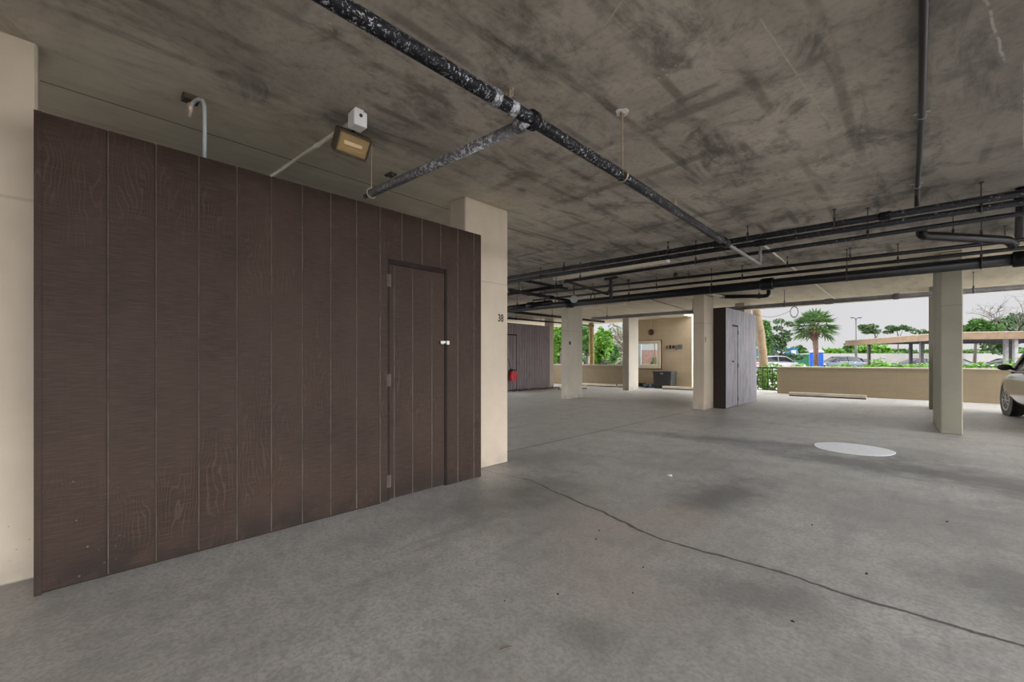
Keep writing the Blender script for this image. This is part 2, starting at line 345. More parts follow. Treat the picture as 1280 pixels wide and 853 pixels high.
# ------------------------------------------------------------------ mesh builder
class MB:
    def __init__(s): s.v = []; s.f = []; s.mi = []; s.cur = 0
    def face(s, idx): s.f.append(idx); s.mi.append(s.cur)
    def add(s, vs, fs):
        b = len(s.v); s.v += [tuple(v) for v in vs]
        for f in fs: s.face([b + i for i in f])
        return s
    def box(s, x0, x1, y0, y1, z0, z1, mat=None):
        vs = [(x, y, z) for z in (z0, z1) for y in (y0, y1) for x in (x0, x1)]
        if mat is not None: vs = [mat @ Vector(v) for v in vs]
        return s.add(vs, [(0, 2, 3, 1), (4, 5, 7, 6), (0, 1, 5, 4), (2, 6, 7, 3), (0, 4, 6, 2), (1, 3, 7, 5)])
    def cbox(s, x0, x1, y0, y1, z0, z1, c=.01, mat=None):
        """box with chamfered edges"""
        X, Y, Z = (x0, x1), (y0, y1), (z0, z1); vs = []; idx = {}
        def cc(i, a): return (a[0] + c if i == 0 else a[1] - c)
        for i in (0, 1):
            for j in (0, 1):
                for k in (0, 1):
                    for ax, p in enumerate(((X[i], cc(j, Y), cc(k, Z)), (cc(i, X), Y[j], cc(k, Z)), (cc(i, X), cc(j, Y), Z[k]))):
                        idx[i, j, k, ax] = len(vs); vs.append(p)
        fs = []
        for i in (0, 1):
            q = [idx[i, 0, 0, 0], idx[i, 1, 0, 0], idx[i, 1, 1, 0], idx[i, 0, 1, 0]]; fs.append(q if i else q[::-1])
            q = [idx[0, i, 0, 1], idx[1, i, 0, 1], idx[1, i, 1, 1], idx[0, i, 1, 1]]; fs.append(q[::-1] if i else q)
            q = [idx[0, 0, i, 2], idx[1, 0, i, 2], idx[1, 1, i, 2], idx[0, 1, i, 2]]; fs.append(q if i else q[::-1])
        for a in (0, 1):
            for b in (0, 1):
                fs.append([idx[a, b, 0, 0], idx[a, b, 1, 0], idx[a, b, 1, 1], idx[a, b, 0, 1]])
                fs.append([idx[a, 0, b, 0], idx[a, 1, b, 0], idx[a, 1, b, 2], idx[a, 0, b, 2]])
                fs.append([idx[0, a, b, 1], idx[1, a, b, 1], idx[1, a, b, 2], idx[0, a, b, 2]])
        for k in [(i, j, l) for i in (0, 1) for j in (0, 1) for l in (0, 1)]: fs.append([idx[k + (0,)], idx[k + (1,)], idx[k + (2,)]])
        if mat is not None: vs = [mat @ Vector(v) for v in vs]
        return s.add(vs, fs)
    def prism(s, poly, y0, y1, axis='y'):
        """poly: (a,b) outline; extruded along axis. axis y: (x,z); x: (y,z); z: (x,y)"""
        def pt(p, t): return {'y': (p[0], t, p[1]), 'x': (t, p[0], p[1]), 'z': (p[0], p[1], t)}[axis]
        n = len(poly); vs = [pt(p, y0) for p in poly] + [pt(p, y1) for p in poly]
        fs = [tuple(range(n))[::-1], tuple(range(n, 2 * n))] + [(i, (i + 1) % n, n + (i + 1) % n, n + i) for i in range(n)]
        return s.add(vs, fs)
    def tube(s, pts, r, seg=10, cap=True):
        pts = [Vector(p) for p in pts]; n = len(pts)
        rs = r if isinstance(r, (list, tuple)) else [r] * n
        rings = []; up = None
        for i, p in enumerate(pts):
            d = (pts[min(i + 1, n - 1)] - pts[max(i - 1, 0)]).normalized()
            if up is None:
                up = Vector((0, 0, 1)) if abs(d.z) < .9 else Vector((1, 0, 0))
            a = d.cross(up).normalized(); up = a.cross(d).normalized()
            k = 1.
            if 0 < i < n - 1:
                c = (pts[i] - pts[i - 1]).normalized().dot(d); k = 1 / max(c, .5)
            rings.append([p + (a * math.cos(t) + up * math.sin(t)) * rs[i] * (k if False else 1) for t in [2 * PI * j / seg for j in range(seg)]])
        b = len(s.v)
        for rg in rings: s.v += [tuple(v) for v in rg]
        for i in range(n - 1):
            for j in range(seg):
                s.face([b + i * seg + j, b + i * seg + (j + 1) % seg, b + (i + 1) * seg + (j + 1) % seg, b + (i + 1) * seg + j])
        if cap:
            s.face([b + j for j in range(seg)][::-1]); s.face([b + (n - 1) * seg + j for j in range(seg)])
        return s
    def lathe(s, prof, o=(0, 0, 0), axis='z', seg=16, mat=None):
        b = len(s.v); n = len(prof)
        for (r, h) in prof:
            for j in range(seg):
                t = 2 * PI * j / seg; a, c = r * math.cos(t), r * math.sin(t)
                v = {'z': (a, c, h), 'x': (h, a, c), 'y': (a, h, c)}[axis]
                v = Vector(v) + Vector(o)
                s.v.append(tuple(mat @ v if mat is not None else v))
        for i in range(n - 1):
            for j in range(seg): s.face([b + i * seg + j, b + i * seg + (j + 1) % seg, b + (i + 1) * seg + (j + 1) % seg, b + (i + 1) * seg + j])
        s.face([b + j for j in range(seg)][::-1]); s.face([b + (n - 1) * seg + j for j in range(seg)])
        return s
    def torus(s, o, Rr, r, axis='y', seg=20, sub=8, squash=(1, 1, 1)):
        b = len(s.v)
        for i in range(seg):
            t = 2 * PI * i / seg
            for j in range(sub):
                q = 2 * PI * j / sub; rr = Rr + r * math.cos(q); h = r * math.sin(q)
                v = {'y': (rr * math.cos(t), h, rr * math.sin(t)), 'x': (h, rr * math.cos(t), rr * math.sin(t)), 'z': (rr * math.cos(t), rr * math.sin(t), h)}[axis]
                s.v.append((o[0] + v[0] * squash[0], o[1] + v[1] * squash[1], o[2] + v[2] * squash[2]))
        for i in range(seg):
            for j in range(sub): s.face([b + i * sub + j, b + ((i + 1) % seg) * sub + j, b + ((i + 1) % seg) * sub + (j + 1) % sub, b + i * sub + (j + 1) % sub])
        return s
    def ball(s, o, r, seg=12, rings=8):
        rx, ry, rz = r if isinstance(r, (list, tuple)) else (r, r, r)
        b = len(s.v)
        for i in range(1, rings):
            p = PI * i / rings
            for j in range(seg):
                t = 2 * PI * j / seg
                s.v.append((o[0] + rx * math.sin(p) * math.cos(t), o[1] + ry * math.sin(p) * math.sin(t), o[2] + rz * math.cos(p)))
        top = len(s.v); s.v.append((o[0], o[1], o[2] + rz)); bot = len(s.v); s.v.append((o[0], o[1], o[2] - rz))
        for i in range(rings - 2):
            for j in range(seg): s.face([b + i * seg + j, b + (i + 1) * seg + j, b + (i + 1) * seg + (j + 1) % seg, b + i * seg + (j + 1) % seg])
        for j in range(seg):
            s.face([top, b + j, b + (j + 1) % seg]); e = b + (rings - 2) * seg; s.face([bot, e + (j + 1) % seg, e + j])
        return s
    def build(s, name, mats, parent=None, smooth=False, bevel=0):
        me = bpy.data.meshes.new(name); me.from_pydata(s.v, [], s.f)
        if not isinstance(mats, (list, tuple)): mats = [mats]
        for m in mats: me.materials.append(M[m] if isinstance(m, str) else m)
        me.polygons.foreach_set('material_index', s.mi)
        me.polygons.foreach_set('use_smooth', [bool(smooth)] * len(s.f))
        me.update()
        o = bpy.data.objects.new(name, me); COL.objects.link(o)
        if smooth == 'auto':
            pass
        if parent: o.parent = parent
        if bevel:
            bv = o.modifiers.new('edge', 'BEVEL'); bv.width = bevel; bv.segments = 2; bv.limit_method = 'ANGLE'
        return o

def tag(o, label, cat, group=None, kind=None):
    o['label'] = label; o['category'] = cat
    if group: o['group'] = group
    if kind: o['kind'] = kind
    return o
def thing(name, label, cat, loc=(0, 0, 0), rz=0, group=None):
    o = bpy.data.objects.new(name, None); COL.objects.link(o); o.location = loc; o.rotation_euler = (0, 0, rz); o.empty_display_size = .1
    return tag(o, label, cat, group)
def struct(name, mb, mats, parent=None, label=None, cat=None, smooth=False, loc=None):
    o = mb.build(name, mats, parent, smooth)
    if loc: o.location = loc
    if not parent: o['kind'] = 'structure'
    if label: o['label'] = label
    if cat: o['category'] = cat
    return o

H = 2.915
# ------------------------------------------------------------------ shell
struct('floor', MB().box(-14.6, 6.5, -9.6, 17.75, -.15, 0), 'floor')
cm = MB().box(-14.6, 6.0, -9.5, 16.5, H, H + .12)
cm.box(-14.6, -6.72, 16.5, 17.9, H, H + .12)
struct('ceiling', cm, 'ceiling')
struct('ground', MB().box(-120, 120, -60, 160, -.4, -.16), 'ground')

struct('wall_rear', MB().cbox(-14.6, 6.0, -9.6, -9.4, 0, H, .01), 'block_rear')  # unseen wall added to cut the light from behind the camera
def column(x0, x1, y0, y1, label, mat='pillar', rz=0):
    o = struct('concrete_column', MB().cbox(-(x1 - x0) / 2, (x1 - x0) / 2, -(y1 - y0) / 2, (y1 - y0) / 2, 0, H, .012), mat, None, label, 'column', loc=((x0 + x1) / 2, (y0 + y1) / 2, 0))
    o.rotation_euler = (0, 0, rz); return o
colA = column(-3.74, -3.47, -.86, -.125, 'pale beige concrete column at the near end of the brown storage shed')
col38 = column(-3.74, -3.47, 2.885, 3.525, 'beige concrete column stencilled 38 beside the brown shed door')
colC = column(-3.97, -3.71, 10.33, 10.94, 'beige concrete column at the dark end of the weathered grey shed')
colD = column(-7.885, -7.63, 10.3, 11.05, 'grey-white concrete column with one small dark plate, under the crowded pipes', 'pillar_grey')
colE = column(-8.37, -8.10, 14.8, 15.56, 'concrete column in front of the window wall, bright on one side', 'pillar_grey')
colF = column(.155, .405, 9.72, 11.35, 'broad olive-beige concrete column between the white floor patch and the parked car', 'pillar_olive', R_(2.4))  # pillar_olive: beige darkened for the shade on this column
colG = column(.085, .335, 14.2, 15.0, 'concrete pier half hidden behind the broad olive-beige column', 'pillar_olive')  # same darkened copy as the broad column
colH = column(-4.2, -3.93, 14.25, 14.95, 'concrete column mostly hidden behind the weathered grey shed')
colI = column(-11.62, -11.35, 14.02, 14.32, 'slim pale column at the end of the dull brown far shed')
# marks
def text_mesh(txt, name, parent, mat, size, loc, rot, sx=1., off=0.):
    c = bpy.data.curves.new(name + '_c', 'FONT'); c.body = txt; c.size = size; c.extrude = .0008; c.align_x = 'LEFT'; c.offset = off
    t = bpy.data.objects.new(name + '_t', c); COL.objects.link(t)
    dg = bpy.context.evaluated_depsgraph_get(); me = bpy.data.meshes.new_from_object(t.evaluated_get(dg))
    bpy.data.objects.remove(t)
    o = bpy.data.objects.new(name, me); COL.objects.link(o); me.materials.clear(); me.materials.append(M[mat])
    o.parent = parent; o.location = loc; o.rotation_euler = rot; o.scale = (sx, 1, 1)
    return o
rotX = (PI / 2, 0, PI / 2)        # text facing +x, reading along +y
n38 = text_mesh('38', 'number_marking', col38, 'ink', .118, (.1355, 3.363 - 3.205, 1.622), rotX, .74, .0035)
MB().box(-.002, .002, -.03, .03, -.06, .06).build('number_marking', 'grey_ink', colC).location = (.131, -.22, 1.66)
MB().box(-.004, .004, -.04, .04, -.05, .05).build('number_plate', 'ink', colD).location = (.1295, -.28, 1.68)

# perimeter low walls
lw = struct('wall_front', MB().cbox(-3.72, 6.4, 17.3, 17.5, 0, .90, .008), 'block', label='long low beige block wall along the parking lot side', cat='wall')
lw_c = MB().cbox(-3.74, 6.42, 17.27, 17.53, .90, .945, .006).build('wall_cap', 'cap', lw)
lw2 = struct('wall_left', MB().cbox(-14.5, -9.0, 16.55, 16.75, 0, .91, .008), 'block', label='low block wall below the view of green bushes, past the column with the plate', cat='wall')
MB().cbox(-14.5, -8.98, 16.52, 16.78, .91, .955, .006).build('wall_cap', 'cap', lw2)
lw3 = struct('wall_side', MB().cbox(-14.5, -14.3, 3.0, 16.5, 0, .91, .008), 'block_y')
MB().cbox(-14.52, -14.28, 3.0, 16.5, .91, .955, .006).build('wall_cap', 'cap', lw3)
bw = MB()
for a in ((-9.6, -9.28, 0, H), (-8.17, -6.73, 0, H), (-9.28, -8.17, 0, .97), (-9.28, -8.17, 1.86, H)): bw.box(a[0], a[1], 17.4, 17.6, a[2], a[3])
wall_back = struct('wall_back', bw, 'block_back', label='tan block wall carrying the window and the red bell', cat='wall')
# window in the back wall
w1 = thing('window_1', 'cream framed window reflecting greenery in the tan back wall', 'window', (-8.72, 17.4, .80)); w1['kind'] = 'structure'
f = MB()
for a in ((-.70, .70, 0, .17), (-.70, .70, 1.06, 1.20)): f.cbox(a[0], a[1], -.07, 0, a[2], a[3], .01)
for a in ((-.70, -.56), (.55, .70)): f.cbox(a[0], a[1], -.07, 0, .17, 1.06, .01)
f.cbox(.40, .43, -.035, 0, .17, 1.06, .004)
f.build('window_frame', 'cream', w1)
MB().box(-.56, .55, .05, .06, .17, 1.06).build('window_pane', 'window_glass', w1)
tr = MB()
for a in ((-.74, .74, 1.20, 1.225), (.70, .735, -.02, 1.22), (-.74, .74, -.03, 0)): tr.box(a[0], a[1], -.045, 0, a[2], a[3])
tr.build('window_trim', 'fascia', w1)
# what the window looks onto: a small open court behind the wall
sc_ = thing('display_board', 'pale blue board seen through the window of the tan wall', 'board', (-9.85, 19.0, -.02))
MB().cbox(-.38, .10, -.03, .03, .75, 2.0, .01).build('panel', 'pale_board', sc_); MB().cbox(-.34, -.28, -.03, .03, 0, .75, .005).build('leg', 'steel', sc_); MB().cbox(.02, .08, -.03, .03, 0, .75, .005).build('leg', 'steel', sc_)
pk = thing('planter_screen', 'pinkish low screen seen through the window of the tan wall', 'screen', (-10.1, 20.6, -.02))
MB().cbox(-.5, .7, -.04, .04, .9, 1.7, .01).build('panel', 'pink_board', pk)
for q in (-.4, .6): MB().cbox(q - .03, q + .03, -.03, .03, 0, .9, .005).build('leg', 'steel', pk)
struct('path', MB().box(-10.6, -6.82, 17.8, 24, -.12, -.02), 'path')
# objects on the back wall
b = thing('alarm_bell', 'round dark red alarm bell high on the tan wall above the window', 'bell', (-8.46, 17.4, 2.36))
MB().lathe([(.13, 0), (.135, -.03), (.12, -.06), (.06, -.085), (.02, -.09)], axis='y', seg=20).build('gong', 'bell', b, True)
MB().lathe([(.03, -.088), (.03, -.10), (.01, -.105)], axis='y').build('centre_nut', 'black', b)
MB().tube([(.0, -.015, .13), (.0, -.015, .53)], .008, 6).build('cable', 'cream', b)
wl = thing('wall_lettering', 'row of five small dark fixings on the tan wall beside the window', 'wall fixing', (-7.45, 17.4, 1.70))
for dx, w, h, dz, m in ((-.30, .075, .13, 0, 'grey_ink'), (-.17, .085, .15, .01, 'ink'), (-.03, .09, .12, .01, 'ink'), (.09, .075, .19, -.02, 'grey_ink'), (.25, .19, .17, .01, 'grey_ink')):
    k = MB().cbox(dx - w / 2, dx + w / 2, -.03, 0, dz - h / 2, dz + h / 2, .008)
    k.lathe([(.012, -.05), (.012, -.03)], (dx, 0, dz), 'y', 8)
    if w > .15: k.box(dx - .03, dx + w / 2, -.036, -.03, dz + .02, dz + .085)
    k.build('fixing', m, wl)

# ------------------------------------------------------------------ sheds
def t111(mb, y0, y1, z0, z1, grooves, xf=0., th=.016, gw=.013, gd=.009):
    """grooved sheet facing +x, extruded vertically"""
    pr = [(xf - th, y0), (xf, y0)]
    for g in grooves:
        if y0 + .01 < g < y1 - .01: pr += [(xf, g - gw / 2), (xf - gd, g - gw / 2 + .001), (xf - gd, g + gw / 2 - .006), (xf - .0015, g + gw / 2 - .0015), (xf, g + gw / 2)]
    pr += [(xf, y1), (xf - th, y1)]
    n = len(pr); vs = [(p[0], p[1], z0) for p in pr] + [(p[0], p[1], z1) for p in pr]
    for i in range(n):
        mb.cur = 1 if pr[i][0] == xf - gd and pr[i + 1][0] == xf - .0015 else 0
        b = len(mb.v); mb.v += [vs[i], vs[(i + 1) % n], vs[n + (i + 1) % n], vs[n + i]]; mb.face([b, b + 1, b + 2, b + 3])
    mb.cur = 0
    # end caps as strips between the front profile and the back
    return mb
def shed(loc, L, Ht, depth, siding_m, end_m, label, door, hinge_side, grooves, lead, tail, door_gr, latch, latch_m, hinge_m='dark_trim', groove_edge_m='dark_trim'):
    """front plane at local x=0 facing +x; y 0..L; the body behind x<-lead lies between y=lead_y.. so columns stay clear"""
    d0, d1, dh = door
    s = thing('storage_shed', label, 'shed', loc)
    p = MB(); t111(p, 0, d0, .012, Ht, grooves); t111(p, d1, L, .012, Ht, grooves); t111(p, d0, d1, dh, Ht, grooves)
    p.build('front_panel', [siding_m, groove_edge_m], s)
    e = MB()
    g = [.0]
    e.box(-lead, -.016, 0, .016, .0, Ht - .002); e.build('end_panel', end_m, s)
    e = MB(); e.box(-lead, -.016, L - .016, L, 0, Ht - .002); e.build('end_panel', end_m, s)
    MB().box(-.03, .006, -.004, .022, 0, Ht).build('corner_trim', siding_m if end_m == siding_m else end_m, s)
    bb = MB(); a, c = tail
    bb.box(-depth, -lead, a, a + .02, 0, Ht); bb.box(-depth, -lead, c - .02, c, 0, Ht); bb.box(-depth, -depth + .02, a + .02, c - .02, 0, Ht)
    bb.build('rear_panel', end_m, s)
    rf = MB(); rf.box(-lead, -.017, .017, L - .017, Ht - .04, Ht - .004); rf.box(-depth + .02, -lead, a + .021, c - .021, Ht - .04, Ht - .004)
    rf.build('roof_panel', end_m, s)
    MB().box(-.05, -.0165, .02, d0 - .05, 0, .03).build('sill_plate', 'dark_trim', s)
    fr = MB()
    fr.box(-.05, -.004, d0, d0 + .02, .012, dh); fr.box(-.05, -.004, d1 - .02, d1, .012, dh); fr.box(-.05, -.012, d0 + .02, d1 - .02, dh - .04, dh)
    fr.build('door_frame', 'dark_trim', s)
    dr = MB(); t111(dr, d0 + .024, d1 - .024, .02, dh - .044, door_gr, -.010); dr.box(-.04, -.026, d0 + .024, d1 - .024, .02, dh - .044)
    dd = dr.build('door', [siding_m, groove_edge_m], s)
    hy = d0 + .01 if hinge_side == 0 else d1 - .012
    for hz in (.17 * dh / 2, .5 * dh, .91 * dh):
        h = MB(); h.box(-.004, .004, hy - .018, hy + .020, hz - .05, hz + .05); h.lathe([(.006, -.052), (.006, .052)], (.005, hy, hz), 'z', 8)
        h.build('hinge', hinge_m, dd, False)
    ly = d1 - .03 if hinge_side == 0 else d0 + .03
    k = MB(); k.cbox(-.002, .014, ly - .05, ly + .005, latch - .014, latch + .016, .003); k.cbox(-.002, .022, ly + .01, ly + .045, latch - .018, latch + .018, .003)
    lt = k.build('hasp', latch_m, dd)
    MB().tube([(.012, ly - .008, latch - .005), (.026, ly - .008, latch - .012), (.026, ly - .008, latch - .028)], .004, 6).build('lock_pin', 'dark_trim', lt)
    return s
# near brown shed: front plane x=-3.21
g1 = [.062 + .2032 * i for i in range(1, 15)]
sh1 = shed((-3.21, -.125, 0), 2.998, 2.443, 2.35, 'brown_siding', 'brown_siding', 'large dark brown grooved storage shed filling the space before column 38',
     (1.958, 2.572, 2.032), 0, g1, .255, (.02, 2.985), [2.026, 2.207, 2.41], 1.345, 'silver', 'hinge_brown', 'groove_dust')  # groove_dust: lighter brown painting the lit groove edges
sh2 = shed((-3.44, 10.955, 0), 2.66, 2.45, .72, 'grey_siding', 'dark_siding', 'weathered grey storage shed with a narrow door, beyond the drive aisle',
     (.52, .97, 2.065), 1, [.1 * i + .05 for i in range(27)], .50, (.02, 2.64), [.62, .72, .82], 1.14, 'black', 'black')
sh3 = shed((-11.3, 11.0, 0), 2.98, 2.58, 2.0, 'dull_siding', 'dull_siding', 'dull brown storage shed far back behind column 38',
     (.12, .97, 2.15), 1, [.15 * i + .05 for i in range(20)], .30, (.02, 2.9), [.3, .45, .6, .75], 1.1, 'black', 'black')

# ------------------------------------------------------------------ pipes
def hanger(parent, o, x, y, zp, r, m='dark_rod', ring=True, top=H, rr=.006):
    """rod from the ceiling and a clevis round a pipe whose centre is (x,y,zp); parent located at o"""
    q = Vector(o)
    k = MB(); k.tube([Vector((x, y, top - .0015)) - q, Vector((x, y, zp + r)) - q], rr, 6)
    if ring:
        k.torus(Vector((x, y, zp)) - q, r + .006, .006, 'x' if ring == 'x' else 'y', 14, 6)
        k.box(x - .012 - q.x, x + .012 - q.x, y - .012 - q.y, y + .012 - q.y, zp + r + .004 - q.z, zp + r + .04 - q.z)
    k.lathe([(.02, H - q.z - .01), (.02, H - q.z - .0015)], (x - q.x, y - q.y, 0), 'z', 8)
    return k.build('hanger', m, parent)
def pipe(name, label, pts, r, m, cat='pipe', group=None, couplings=(), hang=(), seg=12, ring='x'):
    o = pts[0]; t = thing(name, label, cat, o, 0, group)
    P = [Vector(p) - Vector(o) for p in pts]
    # small rounded elbows
    Q = [P[0]]
    for i in range(1, len(P) - 1):
        a, b, c = P[i - 1], P[i], P[i + 1]
        d1 = (a - b); d2 = (c - b)
        if d1.angle(d2) > 2.9: Q.append(b); continue
        e = min(r * 2.2, d1.length * .45, d2.length * .45); p1 = b + d1.normalized() * e; p2 = b + d2.normalized() * e
        for k in range(6):
            u = k / 5; Q.append((1 - u) ** 2 * p1 + 2 * u * (1 - u) * b + u * u * p2)
    Q.append(P[-1])
    MB().tube(Q, r, seg).build('pipe_run', m, t, True)
    for (cp, ax, ln) in couplings:
        c = Vector(cp) - Vector(o); ax = Vector(ax).normalized() * ln / 2
        MB().tube([c - ax, c - ax * .8, c + ax * .8, c + ax], [r * 1.2, r * 1.32, r * 1.32, r * 1.2], seg).build('coupling', m, t, True)
    for h in hang: hanger(t, o, *h[:3], h[3] if len(h) > 3 else r, ring=ring)
    return t
# sprinkler line running along the aisle
o = (-1.51, -.75, 2.455)
sp = thing('sprinkler_pipe', 'flaking black sprinkler pipe slung diagonally overhead with a pale branch toward the shed', 'pipe', o)
MB().tube([(0, 0, 0), (0, 2.4, .018), (0, 3.3, .015), (0, 5.55, -.035)], .034, 14).build('pipe_run', 'flaky_near', sp, True)
MB().tube([(0, 5.5, -.034), (0, 6.80, -.05), (0, 6.86, -.04), (0, 6.885, -.01), (0, 6.89, .04), (0, 6.89, .188)], .020, 10).build('tail_pipe', 'tail_grey', sp, True)
MB().tube([(0, 2.47, .018), (-1.62, 2.385, .035)], .031, 14).build('branch_pipe', 'flaky_grey', sp, True)
for y in (2.19, 2.31, 2.47):
    dz = .018
    MB().tube([(0, y - .022, dz), (0, y + .022, dz)], .041 if y != 2.47 else .050, 14).build('coupling', 'flaky_grey' if y != 2.47 else 'flaky_black', sp, True)
MB().tube([(0, 2.44, .018), (-.10, 2.464, .018)], .042, 14).build('tee_fitting', 'flaky_grey', sp, True)
MB().tube([(0, 5.48, -.033), (0, 5.60, -.036)], .046, 14).build('coupling', 'flaky_black', sp, True)
for y, dz in ((2.30, .018), (4.29, -.006)):
    k = MB(); k.lathe([(.012, .03), (.012, .06), (.008, .062), (.008, .085), (.02, .086), (.02, .089)], (0, y, dz), 'z', 12)
    k.tube([(.018, y, dz + .045), (.018, y, dz + .085)], .003, 6); k.tube([(-.018, y, dz + .045), (-.018, y, dz + .085)], .003, 6)
    k.build('sprinkler_head', 'brass', sp)
hk = MB(); hk.tube([(0, 3.42, .05), (0, 3.42, H - 2.455)], .005, 6); hk.torus((0, 3.42, .014), .042, .006, 'y', 16, 6); hk.lathe([(.018, H - 2.475), (.018, H - 2.456)], (0, 3.42, 0), 'z', 10)
hk.build('hanger', 'brass', sp)
rp = MB(); rnd = random.Random(4)
rp.prism([(.06 * math.cos(a) * rnd.uniform(.6, 1.1), 3.42 + .05 * math.sin(a) * rnd.uniform(.6, 1.2)) for a in [2 * PI * i / 11 for i in range(11)]], H - 2.455 - .006, H - 2.456, 'z')
rp.build('plaster_patch', 'white_plaster', sp)
hk = MB(); hk.tube([(-1.60, 2.385, .06), (-1.60, 2.385, H - 2.455)], .004, 6); hk.torus((-1.60, 2.385, .035), .038, .006, 'x', 16, 6); hk.build('hanger', 'brass', sp)
MB().tube([(-1.62, 2.385, .035), (-1.70, 2.382, .035)], .018, 10).build('end_cap', 'dark_rod', sp, True)

# two pipes side by side across the aisle, then a third below them
def slope(y, z0, z1, x0, x1, x): return z0 + (z1 - z0) * (x - x0) / (x1 - x0)
zu = lambda x: 2.822 - (x + 6) * .0152
pipe('drain_pipe', 'upper of the two black pipes touching each other high over the aisle', [(-7.3, 6.09, zu(-7.3)), (1.6, 6.09, zu(1.6))], .036, 'flaky_black', group=None,
     hang=[(-4.6, 6.09, zu(-4.6)), (-2.7, 6.09, zu(-2.7)), (-.74, 6.09, zu(-.74)), (-1.64, 6.09, zu(-1.64))], couplings=[((-2.0, 6.09, zu(-2)), (1, 0, 0), .12), ((-.3, 6.09, zu(-.3)), (1, 0, 0), .1)])
zv = lambda x: 2.755 - (x + 6) * .0152
pipe('water_pipe', 'lower of the two black pipes touching each other high over the aisle', [(-7.3, 6.155, zv(-7.3)), (1.6, 6.155, zv(1.6))], .033, 'flaky_black',
     hang=[(-5.2, 6.155, zv(-5.2)), (.4, 6.155, zv(.4))], couplings=[((-1.51, 6.155, zv(-1.51)), (1, 0, 0), .14)])
pipe('water_pipe', 'single thin black pipe just below the touching pair, turning a corner by the gauge', [(1.6, 6.3, 2.575), (-4.7, 6.3, 2.62), (-5.0, 8.2, 2.62)], .025, 'flaky_black',
     hang=[(-.46, 6.3, 2.59), (-2.38, 6.3, 2.60), (-4.4, 6.3, 2.618)], couplings=[((-4.7, 6.3, 2.62), (1, 0, 0), .09)])
MB_ = None
# lower group
zl = lambda x: 2.705 - (x - .9) * .0215
pipe('water_pipe', 'thin black pipe topmost of the lower bundle over the far aisle', [(2.0, 8.36, zl(2)), (-7.5, 8.36, zl(-7.5))], .028, 'black_pipe',
     hang=[(x, 8.36, zl(x)) for x in (.75, -.82, -1.65, -3.3, -4.6)])
zm_ = lambda x: 2.635 - (x - .9) * .0155
pipe('water_pipe', 'thin black pipe in the middle of the lower bundle over the far aisle', [(2.0, 8.57, zm_(2)), (-7.5, 8.57, zm_(-7.5))], .027, 'black_pipe',
     hang=[(x, 8.57, zm_(x)) for x in (-.28, -2.4, -4.05, -5.2)])
zb = lambda x: 2.478 - (x - .9) * .0095
pipe('drain_pipe', 'thickest black drain pipe at the bottom of the lower bundle over the far aisle', [(2.0, 8.45, zb(2)), (-9.0, 8.45, zb(-9))], .078, 'black_pipe', seg=18,
     hang=[(x, 8.45, zb(x)) for x in (.55, -.87, -2.9, -4.62)], couplings=[((-1.97, 8.45, zb(-1.97)), (1, 0, 0), .2), ((-6.2, 8.45, zb(-6.2)), (1, 0, 0), .2), ((.9, 8.45, zb(.9)), (1, 0, 0), .16)])
# perimeter grey pipe
pipe('drain_pipe', 'long grey pipe hung along the open parking lot side, skimming the sky', [(3.6, 12.35, 2.535), (-8.1, 12.35, 2.57)], .052, 'grey_pipe', seg=14,
     hang=[(.70, 12.35, 2.545), (-2.5, 12.35, 2.553), (-4.75, 12.35, 2.56), (-7.55, 12.35, 2.568)], couplings=[((-1.6, 12.35, 2.55), (1, 0, 0), .16), ((-.43, 12.35, 2.548), (1, 0, 0), .1), ((-8.05, 12.35, 2.57), (1, 0, 0), .16)])
# black drain crossing at the bright side with elbow and riser
pipe('drain_pipe', 'short fat black drain pipe angling between the two bundles, rounded at its free end', [(-.02, 6.98, 2.75), (-.02, 6.98, 2.655), (.74, 8.0, 2.655), (.80, 8.1, 2.60)], .052, 'black_pipe', seg=16, hang=[(.25, 7.34, 2.655), (.5, 7.68, 2.655)])
pipe('riser_pipe', 'thick upright black pipe and pale brace where the overhead pipes leave at the car side', [(.70, 6.62, H - .002), (.70, 6.62, 2.70), (.78, 7.5, 2.60)], .038, 'flaky_black', couplings=[((.70, 6.62, 2.82), (0, 0, 1), .1)])
# trap arm leaving the column near the grey shed
o = (-3.70, 10.2, 2.74)
ta = thing('trap_pipe', 'black pipe with a pale end reaching from the column beside the grey shed', 'pipe', o)
MB().tube([(0, 0, 0), (.19, .82, -.02)], .033, 12).build('sleeve_pipe', 'conduit', ta, True)
MB().tube([(.17, .75, -.02), (.21, .90, -.02)], .055, 12).build('coupling', 'flaky_grey', ta, True)
MB().tube([(.19, .82, -.02), (.93, 1.36, -.03), (.99, 1.41, -.02), (1.02, 1.43, .02), (1.02, 1.43, .175)], .046, 12).build('pipe_run', 'black_pipe', ta, True)
hanger(ta, o, -2.85, 11.50, 2.71, .05)
# conduits on the ceiling
def conduit(label, pts, r, m, clips=(), ax='y', name='conduit'):
    o = pts[0]; t = thing(name, label, 'conduit', o)
    MB().tube([Vector(p) - Vector(o) for p in pts], r, 8).build('conduit_run', m, t, True)
    for c in clips:
        k = MB(); d = (.045, .012) if ax == 'y' else (.012, .045)
        k.box(c[0] - d[0] - o[0], c[0] + d[0] - o[0], c[1] - d[1] - o[1], c[1] + d[1] - o[1], H - .008 - o[2], H - .0015 - o[2])
        k.torus((c[0] - o[0], c[1] - o[1], pts[0][2] - o[2]), r + .003, .004, ax, 12, 6); k.build('clip', 'steel', t)
    return t
conduit('thin black conduit fixed to the ceiling straight along the aisle toward the car', [(.03, -.6, H - .03), (-.01, 4.1, H - .03), (-.05, 5.99, H - .03), (-.052, 6.075, H - .045), (-.052, 6.085, 2.772)], .019, 'black', [(-.01, 4.12), (-.05, 5.75)])
